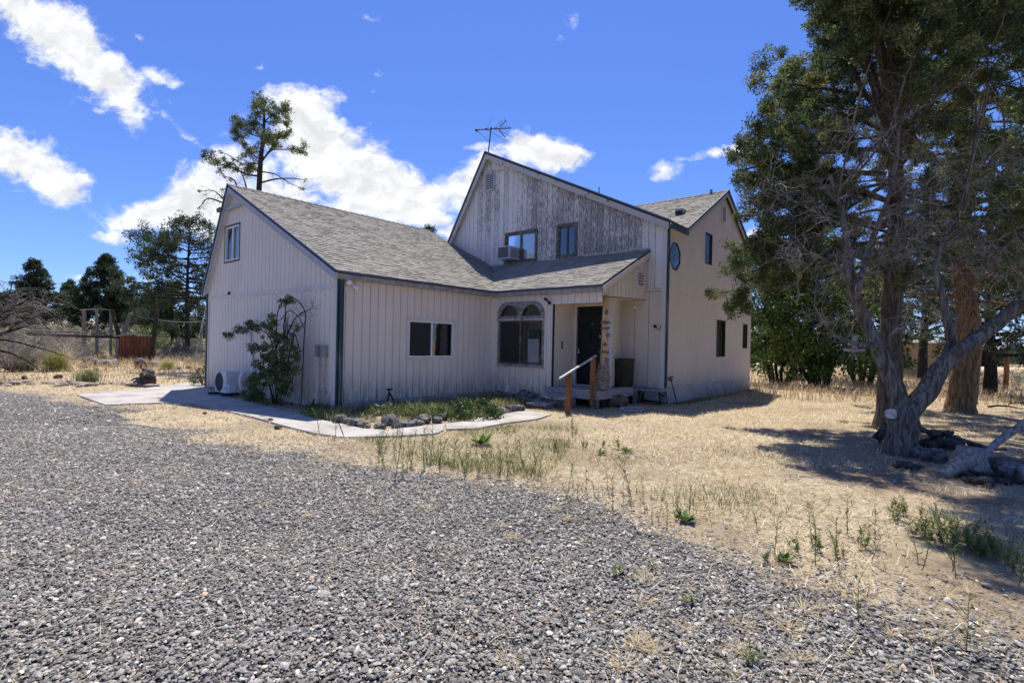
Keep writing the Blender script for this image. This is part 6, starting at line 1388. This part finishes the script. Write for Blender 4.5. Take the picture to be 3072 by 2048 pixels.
for pts, r in (([(740,1390),(760,1100),(800,800),(850,500),(850,250),(880,130)], .022), ([(760,1390),(850,1100),(900,750),(940,580),(960,560),(1000,680),(1025,800),(1000,940)], .016), ([(720,1390),(660,1150),(600,950),(560,780),(480,720),(420,740)], .016), ([(745,1390),(720,1000),(700,700),(640,560),(550,510),(420,480),(250,530),(150,590)], .016),
    ([(700,1390),(680,1250),(640,1150)], .014), ([(780,1390),(870,1200),(960,1000),(980,900)], .014), ([(850,600),(900,480),(990,340),(1100,280),(1190,220)], .014), ([(730,1390),(700,1200),(690,1100)], .014), ([(765,1390),(770,1200),(760,1050)], .014), ([(750,800),(700,500),(690,340)], .012), ([(840,700),(830,450),(860,300)], .02), ([(870,750),(870,500),(880,330)], .016)):
    q = smooth([zb_(a, b, rng.uniform(0, .25)) for a, b in pts], 3); T.w.tube(q, lin(r, r * .4, len(q)), 5)
lim = smooth([zb_(990, 340, .1), zb_(1100, 280, .1), zb_(1190, 220, .1)], 3); T.bare(lim, .1, 26, .28, 3, -.02, .2, .004, ((.10, .085, .075),)); lim = smooth([zb_(850, 600, .1), zb_(930, 400, .1), zb_(960, 200, .1)], 3); T.bare(lim, .0, 20, .4, 3, .05, .2, .004, ((.10, .085, .075), (.15, .13, .11)))
for (a, b, rx, ry, n) in ((860,150,70,60,14),(420,440,55,45,10),(300,500,80,38,12),(190,570,55,26,8),(480,490,60,45,11),(600,450,60,40,11),(700,430,45,70,12),(700,350,30,30,4),(690,560,40,60,6),(760,640,120,100,24),(480,730,75,38,14),(600,720,60,60,9),(600,830,60,60,8),(540,910,50,50,7),(700,820,90,110,24),(820,860,90,190,52),(700,1000,110,110,30),(560,1000,70,50,10),(500,1150,95,120,44),(480,1290,110,70,36),(820,1150,75,190,44),(930,820,70,60,12),(930,990,70,70,13),(940,700,40,80,7),(640,1120,60,80,7),(960,520,30,60,4)):
    for k in range(n):
        p = zb_(a + rng.normal(0, .55) * rx, b + rng.normal(0, .55) * ry, abs(rng.normal(0, .16)) + .02 + (.12 if 700 < b < 1300 else 0)); p[2] = max(p[2], .06); T.cen.append(p); T.rad.append(rng.uniform(.05, .11))
T.finish(M_barkd, M_leafy, 44, .036, [(.065, .11, .026), (.09, .135, .036), (.115, .15, .045), (.05, .085, .026)], .75, up=.1, wood_name='stem', twig_name='bare_twigs')
lim = None
clump('low_green_plant', 'small dark green plant at the wing corner beside the concrete path', 'plant', G(729, 948)[:2], .28, .22, [(.05, .10, .03), (.06, .12, .04)], 34, .05, 24, None, M_leafy)
# bed plants
cb = G(1060, 962)
clump('bed_shrub', 'big low mat of dark green leaves spilling over the bed edge onto the path', 'shrub', (cb[0] - .1, cb[1] + .3), .7, .36, [(.06, .105, .03), (.09, .14, .045), (.11, .15, .05), (.05, .08, .025)], 110, .05, 40, None, M_leafy, .6, .5)
cb = G(960, 962); clump('bed_plant', 'pale long leaved plant in the middle of the planted bed', 'plant', (cb[0], cb[1] + .2), .55, .3, [(.16, .19, .07), (.22, .24, .10), (.12, .15, .05)], 46, .12, 16, None, M_leafy, .16, .9)
cb = G(885, 962); clump('bed_plant', 'pale long leaved plant at the wing corner end of the planted bed', 'plant', (cb[0], cb[1] + .2), .6, .28, [(.15, .19, .06), (.24, .25, .11), (.12, .15, .05)], 46, .12, 16, None, M_leafy, .16, .9)
# ------------------------------------------------------------------ weeds
def weed_mesh(kind, seed):
    rr = np.random.default_rng(seed); mb = MB(); V = []
    if kind == 'stalk':
        st = curve((0, 0, 0), (rr.normal(0, .12), rr.normal(0, .12), 1), rr.uniform(.28, .45), 5, 0, .06); mb.tube(st, lin(.0035, .0015, 6), 3, False, (.12, .15, .05))
        for k in range(7):
            p, d = along(st, rr.uniform(.25, .95)); a = rr.uniform(0, 6.28); mb.tube(curve(p, vec(math.cos(a), math.sin(a), 1.0), rr.uniform(.06, .16), 3, 0, .08), [.002, .0016, .0012, .001], 3, False, (.14, .17, .06))
        for k in range(16):
            p, d = along(st, rr.random()); a = rr.uniform(0, 6.28); l = rr.uniform(.02, .05); e = vec(math.cos(a), math.sin(a), .7) * l; w = vec(-math.sin(a), math.cos(a), 0) * l * .16; mb.add([p, p + e * .5 + w, p + e, p + e * .5 - w], [(0, 1, 2, 3)], (.11, .15, .045))
    elif kind == 'leafy':
        for s_ in range(5):
            o = vec(rr.normal(0, .05), rr.normal(0, .05), 0); st = curve(o, (rr.normal(0, .2), rr.normal(0, .2), 1), rr.uniform(.16, .34), 4, 0, .06); mb.tube(st, lin(.004, .002, 5), 3, False, (.10, .14, .04))
            for k in range(18):
                p, d = along(st, rr.uniform(.05, 1.)); a = rr.uniform(0, 6.28); l = rr.uniform(.04, .085); e = vec(math.cos(a), math.sin(a), .8) * l; w = vec(-math.sin(a), math.cos(a), 0) * l * .17; c = np.array((.18, .21, .075)) * rr.uniform(.7, 1.3); mb.add([p, p + e * .5 + w, p + e, p + e * .5 - w], [(0, 1, 2, 3)], c)
    elif kind == 'rosette':
        for k in range(26):
            a = rr.uniform(0, 6.28); l = rr.uniform(.07, .16); e = vec(math.cos(a), math.sin(a), rr.uniform(.2, .9)) * l; w = vec(-math.sin(a), math.cos(a), 0) * l * .2; c = np.array((.11, .17, .04)) * rr.uniform(.7, 1.3); mb.add([vec(0, 0, 0), e * .6 + w, e, e * .6 - w], [(0, 1, 2, 3)], c)
    elif kind == 'dry':
        for k in range(60):
            a = rr.uniform(0, 6.28); l = rr.uniform(.05, .16); e = vec(math.cos(a), math.sin(a), rr.uniform(.02, .55)) * l; w = vec(-math.sin(a), math.cos(a), 0) * .0015; c = np.array((.55, .45, .27)) * rr.uniform(.7, 1.25); mb.add([w, e * .6 + w, e, e * .6 - w, -w], [(0, 1, 2, 3, 4)], c)
    return mb.mesh('weed', M_grass)
WM = {k: [weed_mesh(k, s + 10 * i) for i in range(4)] for s, k in enumerate(('stalk', 'leafy', 'rosette', 'dry'))}
def weeds(kind, spots, label, group, sc=(.8, 1.3), name='weed'):
    for (dx, dy) in spots:
        p = G(dx, dy); o = link(name, WM[kind][random.randrange(4)]); s = random.uniform(*sc); o.location = (p[0], p[1], -.004); o.rotation_euler = (0, 0, random.uniform(0, 6)); o.scale = (s, s, s); tag(o, label, 'weed', group)
RD = random.Random(5)
def zone(x0, x1, y0, y1, n, slope=0.): return [(x, RD.uniform(y0, y1) + slope * (x - x0)) for x in (RD.uniform(x0, x1) for _ in range(n))]
weeds('stalk', zone(870, 1240, 1035, 1075, 44, .10), 'thin upright green weed stalk where the gravel meets the lawn before the path', 'weed stalks along the gravel edge by the path', (.8, 1.25))
weeds('stalk', zone(1290, 1640, 1115, 1165, 16, .2), 'thin branching weed stalk in the dry grass along the middle gravel edge', 'weed stalks along the middle gravel edge', (.5, 1.))
weeds('stalk', zone(1680, 2340, 1180, 1280, 20, .12), 'thin branching weed stalk in the straw in front of the driftwood', 'weed stalks in the straw', (.7, 1.1))
weeds('leafy', zone(2060, 2345, 1165, 1225, 30, .34), 'leafy green weed in the dense patch nearest the driftwood', 'leafy weeds by the driftwood', (.3, .6))
weeds('leafy', [(1760,1290),(1880,1265),(1930,1275),(1560,1190),(1275,1035),(1340,1030),(1385,1025),(1420,1030),(1830,1270),(1990,1260)], 'leafy green weed standing alone in the dry grass', 'single leafy weeds', (.3, .55))
weeds('rosette', [(1105,1020)], 'broad leaved bright green weed rosette alone on the lawn before the path', None, (1.5, 1.7), 'weed_rosette')
weeds('rosette', [(1380,1042),(1440,1038),(1575,1195),(1800,1288)], 'small green weed rosette flat in the dry grass', 'small weed rosettes', (.6, .9), 'weed_rosette')
weeds('stalk', [(905,1108),(925,1100),(1070,1095),(1010,1085),(770,1006),(735,1000),(870,1030),(905,1028),(1315,1000),(1450,1145)], 'tallest thin weed stalk standing clear of the others at the gravel edge', 'tall lone weed stalks', (1.2, 1.5))
weeds('dry', zone(60, 560, 935, 985, 22, .05) + zone(600, 1500, 1070, 1230, 14, .12) + zone(1450, 2300, 1330, 1530, 26) + zone(950, 1700, 1300, 1540, 6), 'small dry straw tuft sticking out of the gravel', 'dry tufts in the gravel', (.4, .95), 'dry_tuft')
weeds('leafy', [(1500,1310),(1725,1520),(1415,1320),(1580,1385)], 'small green sprout among the gravel stones', 'green sprouts in the gravel', (.25, .45))
weeds('stalk', [(1972,1430),(2220,1500)], 'thin green weed stalk growing out of the near gravel', 'weed stalks in the near gravel', (.8, 1.))
# ------------------------------------------------------------------ driftwood and stones at the right
zr = lambda a, b, z=0.: G((2560 + a * .2177) / K, (1180 + b * .2177) / K, z)
zd = lambda a, b, d: P((2560 + a * .2177) / K, (1180 + b * .2177) / K, d)
c = zr(1600, 1110); ds = float((c - CAM) @ Fv); t = lo('driftwood_stump', 'silver grey weathered stump with one flaring root reaching left', 'stump', c)
mb = MB(); q = smooth([c + vec(0, 0, -.05), c + vec(0, 0, .12), zd(1610, 900, ds), zd(1620, 740, ds)], 3); mb.tube(q, list(np.interp(range(len(q)), [0, 2, 5, 9], [.26, .22, .17, .135])), 16, True, None, .07)
mb.tube(smooth([zd(1590, 900, ds - .05), zd(1480, 980, ds - .12), zd(1330, 1060, ds - .18), zd(1170, 1130, ds - .2)], 3), lin(.13, .05, 10), 12, True, None, .08); mb.tube(smooth([zd(1640, 950, ds), zd(1750, 1060, ds - .1), zd(1850, 1120, ds - .1)], 3), lin(.12, .04, 7), 10, True, None, .1); tp(t, mb, 'stump', M_stump, True)
t = lo('driftwood_limb', 'smooth grey driftwood limb rising to the right picture edge', 'driftwood', zr(1790, 960)); mb = MB(); mb.tube(smooth([zd(1770, 960, ds + .1), zd(1850, 800, ds + .1), zd(2000, 660, ds + .15), zd(2180, 530, ds + .2), zd(2352, 420, ds + .25), zd(2600, 260, ds + .3)], 3), list(np.linspace(.034, .055, 16)), 10, True, None, .08); tp(t, mb, 'limb', M_stump, True)
t = lo('fallen_log', 'thick grey sawn log lying at the right picture edge', 'log', zr(2100, 1060)); e0, e1 = zd(2030, 1010, ds - .1), zd(2560, 1240, ds - .5); e0[2] = .10; e1[2] = .10; mb = MB(); mb.tube([e0, e0 * .5 + e1 * .5, e1], [.10, .11, .10], 16, True, None, .05); tp(t, mb, 'log', M_stump, True)
t = lo('charred_roots', 'black tangle of charred roots and branches behind the silver stump', 'root pile', zr(1150, 760)); mb = MB(); dq = float((zr(1150, 760) - CAM) @ Fv)
for pts, r in (([(820,440),(950,500),(1060,540),(1200,560)], .05), ([(780,740),(950,660),(1150,600),(1300,580)], .035), ([(850,760),(960,680),(1080,640)], .03), ([(1060,560),(1250,540),(1360,560)], .07), ([(1300,580),(1500,640),(1750,720),(1850,760)], .045), ([(1750,740),(1900,780),(2000,850),(2110,910)], .03), ([(1200,660),(1400,690),(1520,700)], .09), ([(950,700),(1150,690),(1350,720)], .08), ([(1350,760),(1480,800)], .06), ([(760,620),(820,700)], .05), ([(1000,800),(1250,820),(1420,800)], .05)):
    d1 = dq + rng.uniform(-.2, .3); q = smooth([zd(a, b, d1) for a, b in pts], 3); q = [vec(p[0], p[1], max(p[2], .03)) for p in q]; mb.tube(q, lin(r, r * .5, len(q)), 8, True, None, .2)
for i, (a, b, s) in enumerate(((1250,640,.07),(1100,720,.08),(1400,720,.07),(1310,540,.06),(1650,700,.06))): lump(mb, vec(*(zd(a, b, dq + .1))), s, 2, 30 + i, (1.3, 1, .7))
tp(t, mb, 'root', M_char, True)
t = lo('charred_roots', 'low dark splintered root mass at the front right of the driftwood', 'root pile', zr(1850, 1200)); mb = MB(); d1 = float((zr(1850, 1200) - CAM) @ Fv)
for k in range(26):
    a, b = rng.uniform(1480, 2300), rng.uniform(1090, 1230); p = zr(a, b, rng.uniform(.01, .07)); mb.tube(curve(p, vec(rng.normal(0, 1), rng.normal(0, 1), .05), rng.uniform(.12, .3), 4, .05, .3), lin(rng.uniform(.02, .05), .008, 5), 6, True, None, .25)
for i in range(7): lump(mb, zr(1560 + 110 * i, 1190 + 10 * (i % 3), .03), rng.uniform(.04, .08), 2, 60 + i, (1.2, 1, .8))
tp(t, mb, 'root', M_char, True)
t = lo('leaning_log', 'short dark bark log with a pale end propped against the juniper trunk', 'log', zr(340, 690)); dl = float((zr(340, 690) - CAM) @ Fv); mb = MB(); e0, e1 = zd(300, 660, dl), zd(480, 430, dl + .1); mb.tube([e0, e0 * .5 + e1 * .5, e1], [.07, .075, .07], 12, True, None, .1); tp(t, mb, 'log', M_char, True)
mb = MB(); ee = unit(e1 - e0); mb.tube([e1, e1 + ee * .02], .066, 12); mb.tube([e0 - ee * .02, e0], .066, 12); tp(t, mb, 'sawn_end', M_cut)
for i, (a, b, s, lab, m) in enumerate(((800,860,.19,'pale topped grey rock at the foot of the forked juniper',M_stone),(1080,930,.20,'broad grey rock between the juniper and the silver stump',M_stone),(730,1035,.20,'flat black rock lying alone in front of the forked juniper',M_char),(1860,1010,.16,'round brown grey rock beside the sawn log',M_stoneb),(1950,1050,.15,'small brown grey rock touching the sawn log',M_stoneb),(2090,1080,.24,'large grey brown rock at the end of the sawn log',M_stoneb),(640,740,.22,'grey boulder like burl at the base of the forked juniper',M_stump))):
    rock('rock', lab, zr(a, b), s, m, 600 + i, 'rocks among the driftwood', (1, .8, .6) if i != 2 else (1, .5, .3), rz=.6)
# fallen sticks behind
for i, (dx, dy) in enumerate(((2255,905),(2290,915),(2320,930),(2270,938))):
    p = G(dx, dy); t = lo('fallen_branch', 'dry brown fallen branch lying in the shade right of the ochre trunk', 'branch', p, 'fallen branches by the ochre trunk'); mb = MB(); q = curve(p + vec(0, 0, .06), Rv * rng.uniform(.6, 1) + Fv * rng.normal(0, .4), rng.uniform(.9, 1.7), 6, .0, .12); q = [vec(x[0], x[1], .05 + .04 * math.sin(j)) for j, x in enumerate(q)]; mb.tube(q, lin(.03, .01, 7), 6)
    for j in range(4): mb.tube(curve(along(q, .2 + .2 * j)[0], Rv + rng.normal(0, .6, 3), .4, 4, 0, .2), lin(.012, .004, 5), 4)
    tp(t, mb, 'stick', M_barkd)
# hanging feeder
c = P(1962, 800, 9.4); t = lo('bird_feeder', 'small grey hanging bird feeder with a round tray in front of the leafy trees', 'bird feeder', c); mb = MB(); mb.lathe([(.045, .0), (.045, .22), (.06, .23), (.02, .27)], 12, c); tp(t, mb, 'tube', M_galv); mb = MB(); mb.lathe([(.02, -.06), (.16, -.05), (.18, -.01), (.17, .0), (.05, -.03)], 16, c); tp(t, mb, 'tray', M_galv); mb = MB(); mb.tube([c + vec(0, 0, .26), P(1962, 690, 9.4)], .004, 4); tp(t, mb, 'wire', M_black)
# shed and posts behind
sa, sb = G(2092, 868), G(2250, 868); dd_ = unit(sb - sa); nn = unit(np.cross(dd_, Uv)); nn = nn if nn @ Fv > 0 else -nn; LS = float(np.linalg.norm(sb - sa))
t = lo('tan_shed', 'tan plank shed wall showing behind the juniper trunks', 'shed', sa)
mb = MB()
for k in range(9): mb.prism([sa + vec(0, 0, .215 * k), sb + vec(0, 0, .215 * k), sb + vec(0, 0, .215 * k + .205), sa + vec(0, 0, .215 * k + .205)], nn * (2.2 + .012 * (k % 2)))
tp(t, mb, 'plank_wall', M_shed); mb = MB(); mb.prism([sa - dd_ * .2 - nn * .3 + vec(0, 0, 1.95), sb + dd_ * .2 - nn * .3 + vec(0, 0, 1.95), sb + dd_ * .2 + nn * 2.5 + vec(0, 0, 2.2), sa - dd_ * .2 + nn * 2.5 + vec(0, 0, 2.2)], (0, 0, .08)); tp(t, mb, 'roof', M_oldwoodx)
for i, (dx, w_, lab) in enumerate(((2070, .12, 'grey upright board beside the dark gap left of the shed'), (2084, .16, 'wider grey upright board at the corner of the shed'))):
    p = G(dx, 869); t = lo('upright_board', lab, 'board', p, 'boards by the shed'); mb = MB(); mb.obox(p + vec(0, 0, .85), dd_ * w_ / 2, nn * .03, (0, 0, .9)); tp(t, mb, 'board', M_oldwood)
p = G(2310, 893); t = lo('iron_post', 'rust brown post standing alone in the sun at the right', 'post', p); mb = MB(); mb.tube([p, p + vec(0.02, 0, .8), p + vec(0, .02, 1.5)], .09, 8, wob=.05); tp(t, mb, 'post', M_post)
